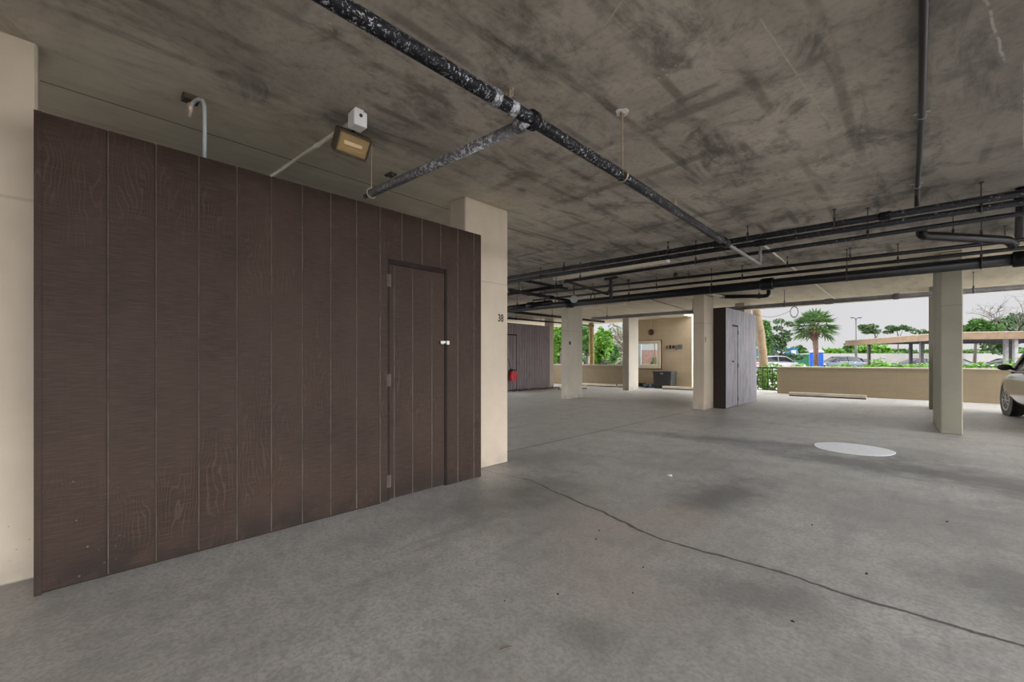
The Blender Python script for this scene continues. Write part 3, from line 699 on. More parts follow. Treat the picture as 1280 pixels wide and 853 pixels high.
conduit('pale thin conduit along the ceiling crossing above both pipe bundles', [(-1.70, 6.7, H - .03), (-1.75, 8.9, H - .03), (-1.79, 15.4, H - .03)], .016, 'conduit', [(-1.75, 8.6), (-1.77, 11.4)])
jc = conduit('pale conduit running along the ceiling from the junction box to behind the shed top', [(-2.86, 1.385, H - .045), (-4.6, 1.27, H - .03)], .014, 'conduit')
MB().tube([(-.55, -.037, .003), (-.60, -.040, .003)], .018, 8).build('coupling', 'conduit', jc, True)
conduit('thin dark conduit on the far ceiling beside the tan window wall', [(-5.6, 10.97, H - .035), (-4.0, 10.55, H - .035)], .018, 'black')
conduit('thin dark wire slanting on the far ceiling toward the tan window wall', [(-5.5, 10.95, H - .03), (-5.85, 14.7, H - .03)], .010, 'dark_rod')
# grey elbow conduit dropping into the shed
o = (-3.46, .545, H)
ec = thing('conduit_elbow', 'grey conduit bending down from a rusty ceiling plate into the shed top', 'conduit', o)
MB().cbox(-.04, .04, -.045, .045, -.035, 0, .004).build('ceiling_plate', 'rust', ec)
MB().tube([(.0, .0, -.13), (.005, .003, -.06), (.03, .017, -.035), (.065, .033, -.03), (.10, .05, -.045), (.112, .056, -.085), (.114, .057, -.14), (.114, .057, -.466)], .0115, 10).build('conduit_run', 'grey_conduit', ec, True)
MB().lathe([(.014, -.045), (.019, -.06), (.019, -.085), (.014, -.09), (.013, -.13)], (0, 0, 0), 'z', 10).build('connector', 'brass', ec, True)
# junction box and flood lamp
o = (-2.82, 1.38, H)
jb = thing('junction_box', 'small white junction box on the ceiling beside the amber lamp', 'box', o)
MB().cbox(-.048, .048, -.048, .048, -.125, -.02, .006).build('box_body', 'white_box', jb)
MB().lathe([(.012, .046), (.012, .052)], (0, 0, -.055), 'x', 12).build('knockout', 'ink', jb)
MB().box(-.03, .03, -.03, .03, -.02, 0).build('mount', 'white_box', jb)
fl = thing('flood_lamp', 'rectangular bronze lamp with ribbed amber glass hung under the junction box', 'lamp', (-2.955, 1.415, 2.735), 0)
T = Matrix.Rotation(R_(38), 4, 'Y')
MB().cbox(-.075, -.005, -.125, .125, -.088, .078, .012, T).build('housing', 'bronze', fl)
f = MB(); 
for a in ((-.122, .122, .062, .076), (-.122, .122, -.086, -.070)): f.cbox(-.012, .012, a[0], a[1], a[2], a[3], .004, T)
for a in ((-.122, -.108), (.108, .122)): f.cbox(-.012, .012, a[0], a[1], -.072, .064, .004, T)
f.build('lens_frame', 'bronze', fl)
lensb = MB(); lensb.cbox(-.006, .010, -.109, .109, -.071, .063, .008, T); lensb.build('lens', 'amber', fl)
lb = MB(); lb.cbox(.008, .016, -.075, .06, -.012, .016, .004, T); lb.build('lamp_tube', 'lamp_glow_glass', fl)  # pale ridge on the unlit lens, standing for the tube inside
MB().tube([T @ Vector((-.04, -.02, .06)), (.03, -.01, .09), (.09, -.02, .085)], .012, 8).build('bracket', 'dark_rod', fl, True)

cpl = thing('ceiling_plate', 'small dark square plate on the ceiling between the amber lamp and column 38', 'plate', (-3.57, 2.07, H))
MB().cbox(-.055, .055, -.035, .035, -.014, -.001, .003).build('plate_face', 'dark_rod', cpl)
for q in (-.04, .04): MB().lathe([(.007, -.02), (.007, -.014)], (q, 0, 0), 'z', 8).build('screw', 'steel', cpl)

# fluorescent fittings
def strip(loc, rz, L, label):
    t = thing('fluorescent_light', label, 'light', loc, rz)
    MB().cbox(-L / 2, L / 2, -.06, .06, -.03, -.001, .006).build('housing', 'white_box', t)
    MB().prism([(-.07, -.03), (.07, -.03), (.05, -.062), (-.05, -.062)], -L / 2 + .02, L / 2 - .02, 'x').build('diffuser', 'strip_light', t)
    for q in (-1, 1): MB().cbox(q * L / 2 - .012, q * L / 2 + .012, -.073, .073, -.066, -.001, .004).build('end_cap', 'white_box', t)
    return t
strip((-4.36, 7.08, H), 0, 2.42, 'long unlit cream strip light on the ceiling between the two pipe bundles')
strip((-7.3, 11.75, H), R_(-2), 1.5, 'unlit cream strip light on the ceiling beyond the column with the plate')

# cluster of pipes over the far left
pipe('water_pipe', 'black pipe running away over the far bay, nearer the gauge', [(-9.35, 8.2, 2.69), (-9.2, 14.8, 2.69)], .045, 'black_pipe', hang=[(-9.33, 9.9, 2.69), (-9.27, 11.6, 2.69)], ring='y')
pipe('water_pipe', 'thinner black pipe running away over the far bay, just above the dull brown shed', [(-10.95, 9.5, 2.69), (-10.65, 16.3, 2.69)], .032, 'black_pipe', hang=[(-10.9, 11.5, 2.69), (-10.8, 12.8, 2.69)], ring='y')
pipe('water_pipe', 'black pipe high in the tangle beside column 38, running away under the ceiling', [(-5.77, 6.32, 2.775), (-5.77, 7.75, 2.775)], .03, 'black_pipe', hang=[(-5.77, 6.5, 2.775), (-5.77, 7.5, 2.775)], ring='y')
pipe('drain_pipe', 'slanting black drain pipe running away toward the pale gauge', [(-6.07, 6.2, 2.60), (-6.13, 8.28, 2.60)], .036, 'black_pipe', hang=[(-6.1, 7.22, 2.60)], couplings=[((-6.1, 7.6, 2.6), (0, 1, 0), .14)], ring='y')
pipe('water_pipe', 'fat black pipe crossing the tangle between column 38 and the gauge', [(-8.4, 6.95, 2.68), (-5.3, 6.95, 2.69)], .036, 'black_pipe', hang=[(-6.5, 6.95, 2.685), (-5.45, 6.95, 2.69)])
pipe('drain_pipe', 'fattest black drain pipe at the bottom of the tangle beside column 38', [(-8.8, 7.85, 2.50), (-6.3, 7.85, 2.525)], .062, 'black_pipe', seg=14, hang=[(-7.4, 7.85, 2.515), (-6.5, 7.85, 2.525)], couplings=[((-6.95, 7.85, 2.518), (1, 0, 0), .2)])
pipe('water_pipe', 'thin black pipe between the fat ones in the tangle beside column 38', [(-8.8, 7.4, 2.775), (-5.95, 7.4, 2.775)], .026, 'black_pipe', hang=[(-6.8, 7.4, 2.775)])
# valve assemblies: handwheel gauge and T bracket
o = (-5.76, 8.0, 2.565)
gg = thing('pressure_gauge', 'round pale gauge in the pipe tangle above the plate column', 'gauge', o)
Tg = Matrix.Rotation(R_(38), 4, 'Z')
MB().lathe([(.075, .02), (.085, .0), (.085, -.04), (.075, -.05)], axis='y', seg=20, mat=Tg).build('gauge_case', 'grey_conduit', gg)
MB().lathe([(.07, -.0502), (.07, -.054)], axis='y', seg=20, mat=Tg).build('gauge_face', 'pale_board', gg)
MB().tube([(0, 0, .08), (0, 0, H - 2.566)], .012, 8).build('stem', 'dark_rod', gg, True)
o = (-4.72, 7.87, 2.5)
tb = thing('pipe_bracket', 'black T-shaped ceiling bracket in front of the bundle, beside the gauge', 'bracket', o)
MB().cbox(-.15, .15, -.03, .03, H - 2.5 - .05, H - 2.5, .006).build('top_bar', 'black', tb)
MB().cbox(-.028, .028, -.028, .028, -.02, H - 2.5 - .05, .006).build('upright', 'black', tb)
MB().lathe([(.045, -.04), (.05, -.02), (.05, .02), (.045, .04)], (0, 0, .1), 'z', 10).build('collar', 'black', tb)
for x, y, z, l in ((-5.35, 8.15, 2.60, 'black clevis hanger loop beside the T-shaped bracket'), (-6.42, 8.22, 2.62, 'black clevis hanger loop beyond the pale gauge')):
    t = thing('clevis_hanger', l, 'hanger', (x, y, z))
    k = MB(); k.torus((0, 0, 0), .055, .011, 'y', 16, 6); k.build('loop', 'black', t); MB().tube([(0, 0, .06), (0, 0, H - z)], .006, 6).build('rod', 'dark_rod', t)
o = (-3.62, 8.3, 2.6)
pv = thing('pipe_valve', 'small black valve with a handwheel on top of the lower pipe bundle', 'valve', (-3.55, 8.36, zl(-3.55) + .07))
MB().lathe([(.045, -.04), (.05, 0), (.03, .05), (.012, .06), (.012, .11)], axis='z', seg=12).build('valve_body', 'black', pv)
k = MB(); k.torus((0, 0, .11), .055, .009, 'z', 16, 6); k.box(-.055, .055, -.006, .006, .104, .116); k.box(-.006, .006, -.055, .055, .104, .116); k.build('handwheel', 'black', pv)

# cable loop against the sky
o = (-2.29, 12.35, 2.49)
cc = thing('hanging_cable_loop', 'small black loop of cable dangling from the grey pipe against the sky', 'cable', o)
MB().torus((0, -.02, -.137), .13, .011, 'y', 24, 6, (.62, 1, 1)).build('loop', 'black', cc, True)
MB().tube([(-.08, -.02, -.10)] + [(-.08 - .95 * u, -.02 + .35 * u, -.10 - .14 * math.sin(PI * u) + .06 * u) for u in [i / 8 for i in range(1, 9)]], .004, 5).build('wire', 'black', cc, True)

# ------------------------------------------------------------------ floor items
pt = thing('chalk_patch', 'round bright white patch on the damp dark floor of the aisle', 'floor patch', (-.68, 7.22, 0))  # flat white disc laid on the floor
rnd = random.Random(2)
out = [(.425 * math.cos(a) * (1 + .025 * math.sin(5 * a)), .43 * math.sin(a) * (1 + .02 * math.sin(3 * a + 1))) for a in [2 * PI * i / 40 for i in range(40)]]
MB().prism(out, .001, .006, 'z').build('patch', 'patch', pt)
MB().prism([(x * 1.03, y * 1.03) for x, y in out], .0005, .002, 'z').build('damp_edge', 'damp', pt)

def wheel_stop(x, y, L, rz, label, m='stop'):
    t = thing('wheel_stop', label, 'wheel stop', (x, y, 0), rz)
    p = MB(); p.prism([(-.085, .03), (.085, .03), (.085, .055), (.06, .125), (-.06, .125), (-.085, .055)], -L / 2, L / 2, 'x')
    p.build('block', m, t, bevel=.008)
    MB().box(-L / 2 + .01, L / 2 - .01, -.08, .08, 0, .03).build('base', 'black', t)
    return t
wheel_stop(-2.2, 16.40, 1.95, R_(1), 'grey concrete wheel stop before the long low block wall')
wheel_stop(-6.75, 16.58, 1.6, R_(3), 'pale wheel stop before the tan window wall beside the dark bin', 'stop_pale')
wheel_stop(-10.5, 16.15, 2.0, R_(3), 'pale wheel stop before the low wall under the bushes', 'stop_pale')
wheel_stop(-9.1, 16.30, .62, R_(3), 'short pale wheel stop piece beside the bright-sided column', 'stop_pale')
wheel_stop(-10.15, 14.0, 1.3, R_(70), 'pale wheel stop lying before the dull brown far shed', 'stop_pale')

bn = thing('storage_bin', 'dark grey lidded bin standing against the tan window wall', 'bin', (-7.70, 17.05, 0))
MB().prism([(-.35, .0), (.35, .0), (.385, .62), (-.385, .62)], -.26, .26, 'y').build('bin_body', 'bin', bn, bevel=.012)
MB().cbox(-.40, .40, -.285, .285, .62, .70, .015).build('lid', 'bin', bn)
MB().cbox(-.06, .06, -.30, -.285, .58, .63, .004).build('latch', 'steel', bn)
r = MB()
for q in range(7): r.box(-.3 + q * .1 - .015, -.3 + q * .1 + .015, -.268, -.26, .05, .56)
r.build('rib', 'bin', bn)
rnd = random.Random(9)
rg = MB()
for i in range(9): rg.ball((rnd.uniform(-.2, .2), rnd.uniform(-.1, .1), rnd.uniform(.05, .13)), (rnd.uniform(.07, .14), rnd.uniform(.06, .1), rnd.uniform(.05, .10)), 8, 6)
tag(rg.build('cloth_bundle', 'blue_rag', None, True), 'crumpled blue-grey cloth bundle on the floor beside the dark bin', 'cloth').location = (-8.33, 16.95, 0)
kb = MB().cbox(-.5, .5, -.05, .05, 0, .16, .02)
tag(kb.build('timber_block', 'black'), 'low black beam on the floor at the foot of the window wall', 'beam').location = (-9.15, 17.28, 0)

# red bag on the far shed
bg = thing('hanging_bag', 'bright red bag hanging by a dark strap on the dull brown shed door', 'bag', (-11.22, 11.62, .38))
k = MB(); k.prism([(-.17, .06), (-.13, 0), (.12, .0), (.18, .05), (.20, .30), (.12, .38), (-.10, .39), (-.18, .30)], .0, .13, 'x'); k.build('bag_body', 'red', bg, bevel=.03)
MB().tube([(.07, -.12, .38), (.06, -.2, .62), (.03, -.25, .85)], .012, 6).build('strap', 'black', bg)
MB().cbox(-.0, .135, -.12, .10, .36, .44, .015).build('flap', 'black', bg)

# debris
def blob(name, x, y, r, m, label, cat, group=None, z=.0, sy=1., rz=0):
    rnd = random.Random(int(x * 997 + y * 131))
    n = 9; pts = [(r * math.cos(a) * rnd.uniform(.6, 1.1), r * sy * math.sin(a) * rnd.uniform(.6, 1.1)) for a in [2 * PI * i / n for i in range(n)]]
    mb = MB(); top = [(px * .8, py * .8, .004 + .5 * r * rnd.uniform(.2, .6)) for px, py in pts]
    mb.add([(px, py, 0.0008) for px, py in pts] + top + [(0, 0, .006 + .3 * r)], [(i, (i + 1) % n, n + (i + 1) % n, n + i) for i in range(n)] + [(n + i, n + (i + 1) % n, 2 * n) for i in range(n)] + [tuple(range(n))[::-1]])
    o = mb.build(name, m); tag(o, label, cat, group); o.location = (x, y, z); o.rotation_euler = (0, 0, rz); return o
for x, y, r in [(-1.333, 1.712, .008), (-1.065, 1.986, .006), (-1.62, 2.547, .008), (-1.153, 2.272, .007), (-.427, 2.272, .009), (-.229, 3.063, .011), (-.577, 3.693, .009), (.122, 4.452, .012), (-1.556, 2.408, .008), (-1.482, 1.483, .005)]:
    blob('dry_leaf', x, y, r, 'leaf_debris', 'tiny dark dry leaf crumb lying on the near concrete floor', 'leaf', 'leaf crumbs on the near floor', sy=.6, rz=x * 7)
tw = MB().tube([(0, 0, .004), (.012, .026, .008), (.018, .055, .004)], [.0018, .0022, .001], 6)
tag(tw.build('twig', 'twig'), 'small reddish brown twig alone on the bare floor closest to the viewer', 'twig').location = (-1.244, 1.215, 0)
blob('paper_scrap', -1.87, 4.254, .032, 'scrap', 'small crumpled white scrap on the floor past the crossing saw cut', 'scrap', sy=.6)
# dark litter along the far wall foot
rnd = random.Random(5); lt = MB()
for i in range(260):
    u = rnd.random(); x = -11.12 + .3 * rnd.random() ** 2 + .1 * u; y = 11.4 + 3.6 * u; a = rnd.random() * PI; q = rnd.uniform(.03, .09)
    c, s = math.cos(a) * q, math.sin(a) * q; z = rnd.uniform(.004, .06)
    lt.add([(x - c, y - s, z), (x + s * .5, y - c * .5, z + .01), (x + c, y + s, z + .02), (x - s * .5, y + c * .5, z)], [(0, 1, 2, 3)])
tag(lt.build('leaf_litter', 'leaf_debris'), 'reddish brown leaf litter along the foot of the dull brown far shed', 'leaf litter', kind='stuff')

# ------------------------------------------------------------------ railing
rl = thing('iron_railing', 'black iron railing filling the gap between the grey shed and the low wall', 'railing', (-3.76, 17.75, 0))
MB().cbox(-1.6, .0, -.025, .025, .86, .905, .004).build('top_rail', 'black', rl); MB().cbox(-1.6, 0, -.015, .015, .06, .09, .003).build('bottom_rail', 'black', rl)
MB().cbox(-.05, .0, -.03, .03, 0, .90, .004).build('post', 'black', rl); MB().cbox(-1.65, -1.6, -.03, .03, 0, .90, .004).build('post', 'black', rl)
for i in range(1, 10): MB().cbox(-.05 - i * .155 - .011, -.05 - i * .155 + .011, -.011, .011, .07, .88, .003).build('picket', 'black', rl)

# ------------------------------------------------------------------ vehicles
def car(label, cat, loc, rz, pm, kind='sedan', name='car', group=None):
    t = thing(name, label, cat, loc, rz, group)
    suv = kind == 'suv'
    up = .14 if suv else 0; cab = .20 if suv else 0
    st = [(-2.30, .42, .66, .74 + up), (-2.24, .30, .80, .93 + up), (-1.95, .24, .88, 1.02 + up), (-1.2, .20, .915, 1.0 + up), (-.3, .19, .92, .965 + up), (.5, .19, .92, .955 + up), (1.05, .20, .915, .97 + up), (1.6, .22, .90, .90 + up), (2.05, .27, .84, .78 + up), (2.26, .34, .72, .68 + up), (2.32, .42, .6, .60 + up)]
    mb = MB(); n = 14
    for (y, zb_, hw, zt) in st:
        zm = zb_ + (zt - zb_) * .55
        h = [(0, zb_), (hw * .8, zb_), (hw * .97, zb_ + .10), (hw, zm), (hw * .985, zt - .10), (hw * .90, zt - .015), (hw * .55, zt + .02), (0, zt + .03)]
        ring = h + [(-x, z) for x, z in h[-2:0:-1]]
        mb.v += [(x, y, z) for x, z in ring]
    for i in range(len(st) - 1):
        for j in range(n): mb.face([i * n + j, i * n + (j + 1) % n, (i + 1) * n + (j + 1) % n, (i + 1) * n + j])
    mb.face(list(range(n))); mb.face([(len(st) - 1) * n + j for j in range(n)][::-1])
    body = mb.build('body', pm, t, True); body.modifiers.new('round', 'SUBSURF').levels = 1; body.modifiers['round'].render_levels = 2
    # greenhouse
    if kind == 'crossover': gs = [(-2.1, .74, 1.0, .68, 1.10), (-1.8, .80, .98, .66, 1.50), (-1.2, .83, .97, .70, 1.62), (-.2, .86, .96, .72, 1.66), (.45, .86, .96, .70, 1.60), (1.42, .80, .95, .76, 1.0)]
    elif suv: gs = [(-2.1, .76, 1.10, .70, 1.16), (-1.9, .78, 1.10, .62, 1.52), (-1.3, .80, 1.08, .64, 1.64), (-.2, .82, 1.06, .66, 1.68), (.45, .82, 1.06, .64, 1.62), (1.3, .76, 1.07, .72, 1.10)]
    else: gs = [(-1.95, .70, 1.0, .66, 1.03), (-1.15, .77, .97, .60, 1.36), (-.75, .80, .96, .62, 1.43), (-.1, .82, .95, .63, 1.45), (.35, .82, .95, .62, 1.42), (1.35, .74, .95, .70, .98)]
    g = MB(); k = 6
    for (y, wb, z0, wt, z1) in gs: g.v += [(x, y, z) for x, z in ((wb, z0 - .06), (wt + .02, z1 - .05), (wt - .08, z1), (-wt + .08, z1), (-wt - .02, z1 - .05), (-wb, z0 - .06))]
    for i in range(len(gs) - 1):
        for j in range(k - 1): g.face([i * k + j, i * k + j + 1, (i + 1) * k + j + 1, (i + 1) * k + j])
    g.build('window', 'car_glass', t, True)
    rf = MB(); sub = gs[1:5]
    for (y, wb, z0, wt, z1) in sub: rf.v += [(x, y, z) for x, z in ((wt + .035, z1 - .06), (wt + .01, z1 - .012), (wt - .10, z1 + .012), (-wt + .10, z1 + .012), (-wt - .01, z1 - .012), (-wt - .035, z1 - .06))]
    for i in range(3):
        for j in range(k - 1): rf.face([i * k + j, i * k + j + 1, (i + 1) * k + j + 1, (i + 1) * k + j])
    rf.build('roof', pm, t, True)
    for sx in (1, -1):
        a, b_, c, d = gs[5], gs[4], gs[1], gs[0]; m_ = gs[3]
        for p0, p1, r in (((sx * (a[1] + .01), a[0], a[2] - .03), (sx * (b_[3] + .035), b_[0], b_[4] - .05), .03), ((sx * (c[3] + .035), c[0], c[4] - .05), (sx * (d[1] + .01), d[0], d[2] - .03), .04), ((sx * (m_[1] + .012), m_[0] - .15, m_[2] - .04), (sx * (m_[3] + .04), m_[0] - .15, m_[4] - .05), .025)):
            MB().tube([p0, p1], r, 6).build('window_pillar', pm, t, True)
        MB().tube([(sx * .915, -1.2, .985 + up), (sx * .92, .5, .945 + up), (sx * .90, 1.05, .955 + up)], .012, 6).build('belt_trim', 'silver', t, True)
        mr = MB(); mr.ball((sx * 1.03, .86, 1.03 + up), (.11, .07, .065), 10, 8); mr.tube([(sx * .88, .88, .99 + up), (sx * .98, .86, 1.01 + up)], .025, 6); mr.build('wing_mirror', 'black', t, True)
        for hy in (.05, -.95): MB().cbox(sx * .93 - .012, sx * .93 + .012, hy - .10, hy + .10, .83 + up, .865 + up, .006).build('door_handle', 'silver', t)
        sh = MB().cbox(sx * .58 - .16, sx * .58 + .16, 2.02, 2.20, .62 + up, .74 + up, .03); sh.build('headlight', 'lamp_clear', t)
        MB().cbox(sx * .64 - .14, sx * .64 + .14, -2.30, -2.16, .74 + up, .88 + up, .02).build('taillight', 'lamp_red', t)
        for wy in (1.38, -1.36):
            ar = MB(); ar.lathe([(.385, 0), (.385, .02)], (sx * .878 - .01, wy, .345 + up * .3), 'x', 24); ar.build('wheel_arch', 'black', t)
            w = MB(); R0 = .33 + up * .15
            w.lathe([(R0 * .66, -.11), (R0 * .93, -.11), (R0, -.075), (R0, .075), (R0 * .93, .11), (R0 * .66, .11)], (sx * .775, wy, R0), 'x', 24); wh = w.build('wheel', 'tyre', t, True)
            ri = MB(); xo = sx * .885
            ri.torus((xo, wy, R0), R0 * .64, .016, 'x', 24, 6); ri.lathe([(.045, -.01), (.045, .012)], (xo, wy, R0), 'x', 10)
            for q in range(10):
                a = 2 * PI * q / 10
                ri.tube([(xo, wy + .03 * math.cos(a), R0 + .03 * math.sin(a)), (xo, wy + R0 * .62 * math.cos(a), R0 + R0 * .62 * math.sin(a))], .013, 5)
            ri.build('rim', 'rim', wh)
    return t
P_silver = paint('champagne_silver_paint', (.36, .34, .31), .55, .22, .6); P_white = paint('white_car_paint', (.25, .255, .27), 0)
P_blue = paint('slate_blue_paint', (.022, .034, .06), .2); P_black = paint('black_car_paint', (.012, .013, .015), .2); P_grey = paint('grey_car_paint', (.08, .085, .095), .2)
P_char = paint('charcoal_car_paint', (.035, .04, .045), .3)
car('silver crossover car parked inside the garage, nose to the low block wall', 'car', (2.32, 12.53, 0), R_(8), P_silver, 'crossover')
def front(rz): return rz
VA = R_(44)   # faces across the camera's view outside
car('white SUV parked outside behind the tan palm trunk and railing', 'car', (-9.9, 46.0, -.16), R_(44 - 90), P_white, 'suv')
car('slate blue SUV outside between the blue toilet cabin and the lamp pole', 'car', (-6.55, 57.5, -.16), R_(44 + 92), P_blue, 'suv')
car('pale white car showing its end between the toilet cabin and the slate blue SUV', 'car', (-7.6, 64.5, -.16), R_(20), P_white)
car('small grey car far off below the end of the carport roof', 'car', (-7.0, 81.5, -.16), R_(30), P_grey)
car('black sedan beneath the carport roof, seen before the broad column', 'car', (-.45, 60.8, -.16), R_(44 + 90), P_black)
car('charcoal sedan beneath the carport roof just past the broad column', 'car', (2.65, 72.1, -.16), R_(44 - 90), P_char)
car('black sedan beneath the carport roof beside the white posts', 'car', (6.35, 70.1, -.16), R_(44 + 90), P_black)

# ------------------------------------------------------------------ carport
cp = thing('carport', 'long flat carport with tan fascia boards outside past the low wall', 'carport', (1.05, 37.2, 0))
va = Vector((-6.07, 10.8, 0)); LA = va.length; va = va.normalized(); vb = Vector((.871, .491, 0)).normalized(); LB = 13.
CM = Matrix(((vb.x, va.x, 0, 0), (vb.y, va.y, 0, 0), (0, 0, 1, 0), (0, 0, 0, 1)))   # local x along vb, y along va
MB().box(.03, LB, .03, LA - .03, 2.66, 2.80, CM).build('roof_deck', 'roof_under', cp)
MB().box(-.05, LB, -.05, LA, 2.80, 2.86, CM).build('roof_sheet', 'roof_top', cp)
MB().box(-.03, .03, -.03, LA, 2.40, 2.86, CM).build('fascia_board', 'fascia', cp); MB().box(.03, LB, -.03, .03, 2.40, 2.86, CM).build('fascia_board', 'fascia', cp)
for y in (3.2, 6.4, 9.4):
    MB().box(.03, LB, y - .08, y + .08, 2.42, 2.66, CM).build('beam', 'roof_under', cp)
for x, y, m in ((.45, 9.6, 'post_grey'), (3.2, 9.4, 'post_grey'), (6.4, 9.4, 'post_grey'), (.45, 3.2, 'post_grey'), (3.4, 6.4, 'post_grey'), (9.6, 9.4, 'post_grey'), (3.6, .5, 'post_white'), (3.9, 1.6, 'post_white'), (6.6, 3.2, 'post_grey')):
    MB().cbox(x - .09, x + .09, y - .09, y + .09, -.16, 2.5, .01, CM).build('post', m, cp)

# ------------------------------------------------------------------ yard things
CR = R_(44)
pp = thing('portable_toilet', 'bright blue portable toilet cabin with a white roof behind the palm', 'toilet cabin', (-8.0, 53.6, -.16), R_(8.8))
MB().cbox(-.6, .6, -.6, .6, .08, 2.05, .05).build('cabin', 'blue_plastic', pp)
MB().prism([(-.65, 2.05), (.65, 2.05), (.62, 2.2), (.34, 2.42), (-.34, 2.42), (-.62, 2.2)], -.65, .65, 'y').build('roof', 'white_roof', pp)
MB().cbox(-.4, .4, -.62, -.59, .15, 1.95, .01).build('door', 'blue_plastic', pp); MB().cbox(-.58, .58, -.55, .55, 0, .08, .01).build('skid', 'black', pp)
for i in range(4): MB().box(-.54 + i * .36 - .02, -.54 + i * .36 + .02, -.635, -.62, .2, 1.9).build('rib', 'blue_plastic', pp)
ct = thing('site_container', 'long blue container with a dark opening and white panels behind the white SUV', 'container', (-14.5, 66.7, -.16), R_(13))
MB().cbox(-2.6, 2.45, 0, 2.4, .1, 2.75, .03).build('shell', 'container', ct)
MB().box(-1.05, .05, -.03, 0, .9, 2.5).build('opening', 'container_dark', ct)
MB().box(.15, 1.1, -.05, 0, .9, 2.6).build('panel', 'white_sheet', ct); MB().box(1.75, 2.3, -.06, 0, .9, 2.6).build('panel', 'white_sheet', ct)
MB().box(-2.7, 2.55, -.1, 2.5, 2.75, 2.86).build('roof_edge', 'container', ct)
dm = thing('dumpster', 'dark green steel dumpster beside the blue toilet cabin', 'dumpster', (-10.75, 61.5, -.16), R_(10))
MB().prism([(-.85, .1), (.85, .1), (.95, 1.85), (-.95, 1.85)], -.7, .7, 'y').build('tub', 'green_steel', dm)
MB().cbox(-.98, .98, -.75, .75, 1.85, 1.95, .02).build('lid', 'green_steel', dm)
for i in range(5): MB().box(-.76 + i * .38 - .03, -.76 + i * .38 + .03, -.75, -.7, .15, 1.8).build('rib', 'green_steel', dm)
lp = thing('street_lamp', 'tall thin twin-headed street lamp behind the carport roof', 'street lamp', (-6.7, 74.9, -.16))
MB().tube([(0, 0, 0), (0, 0, 7.0)], [.16, .11], 8).build('pole', 'lamp_pole', lp, True)
for s in (-1, 1):
    d = Vector((.719, .695, 0)) * s
    MB().tube([(0, 0, 6.9), d * .3 + Vector((0, 0, 7.05))], .05, 6).build('arm', 'lamp_pole', lp); MB().ball(tuple(d * .5 + Vector((0, 0, 7.08))), (.3, .3, .10), 8, 6).build('lamp_head', 'lamp_pole', lp)
struct('boundary_wall', MB().cbox(-45, 40, 0, .3, -.16, 2.15, .02), 'fence_white', label='long white boundary wall across the far side of the lot', cat='wall', loc=(-8, 88, 0)).rotation_euler = (0, 0, R_(44))

# ------------------------------------------------------------------ vegetation
def cloud(mb, blobs, n, size, seed, flat=.0, shell=.55):
    rnd = random.Random(seed); tot = sum(b[3] * b[4] * b[5] for b in blobs)
    for (cx, cy, cz, rx, ry, rz) in blobs:
        for _ in range(max(6, int(n * rx * ry * rz / tot))):
            while True:
                p = Vector((rnd.uniform(-1, 1), rnd.uniform(-1, 1), rnd.uniform(-1, 1)))
                if shell < p.length <= 1: break
            c = Vector((cx + p.x * rx, cy + p.y * ry, cz + p.z * rz))
            s = size * rnd.uniform(.5, 1.3)
            a = Vector((rnd.gauss(0, 1), rnd.gauss(0, 1), rnd.gauss(0, 1) * .6)).normalized(); b_ = a.cross(Vector((rnd.gauss(0, 1), rnd.gauss(0, 1), rnd.gauss(0, 1)))).normalized()
            mb.add([c - a * s, c + b_ * s * .45 - a * .1 * s, c + a * s, c - b_ * s * .45 + a * .1 * s], [(0, 1, 2, 3)])
    return mb
def tree(name, label, base, blobs, n, size, lm, seed, trunk=None, tm='bark', group=None, cat='tree'):
    t = thing(name, label, cat, base, 0, group)
    cloud(MB(), blobs, n, size, seed).build('crown' if trunk else 'foliage', lm, t)
    if trunk:
        tk = MB()
        for pts, r in trunk: tk.tube(pts, r, 7)
        tk.build('trunk', tm, t, True)
    return t
# hedge right outside the long low wall
rnd = random.Random(31)
def shrub(x, y, h, w, label, lm='leaf_bright', n=900, group=None, size=.09, name='shrub'):
    return tree(name, label, (x, y, -.16), [(0, 0, h * .5, w, w * .8, h * .5), (w * .4, .1, h * .45, w * .7, w * .6, h * .42), (-w * .45, -.1, h * .42, w * .7, w * .6, h * .40)], n, size, lm, int(x * 100 + y * 7), None, group=group, cat='shrub')
hg = MB()
cloud(hg, [(x, 20.2 + .4 * math.sin(x * 3), .50, .75, .7, .50 + .04 * math.sin(x * 5) + (.09 if x > -1.4 else 0)) for x in [-3.6 + .7 * i for i in range(15)]], 9000, .10, 77)
tag(hg.build('hedge', 'leaf_bright'), 'clipped bright green hedge just outside the long low wall', 'hedge', kind='stuff')
shrub(-1.3, 21.9, 1.42, .6, 'taller bright green shrub outside, before the black sedan')
shrub(.35, 22.2, 1.38, .5, 'bright green shrub outside the low wall, half behind the broad column')
shrub(2.3, 21.9, 1.40, .55, 'bright green shrub outside between the broad column and the parked silver crossover car')
for x, y, l in ((-4.35, 19.6, 'leafy green shrub behind the iron railing beside the grey shed'), (-6.0, 19.9, 'leafy green shrub behind the railing, mostly hidden by the grey shed')):
    shrub(x, y, 1.25, .6, l, 'leaf_bright', 800)
struct('path', MB().box(-6.8, 6, 17.76, 18.9, -.12, -.02), 'path')
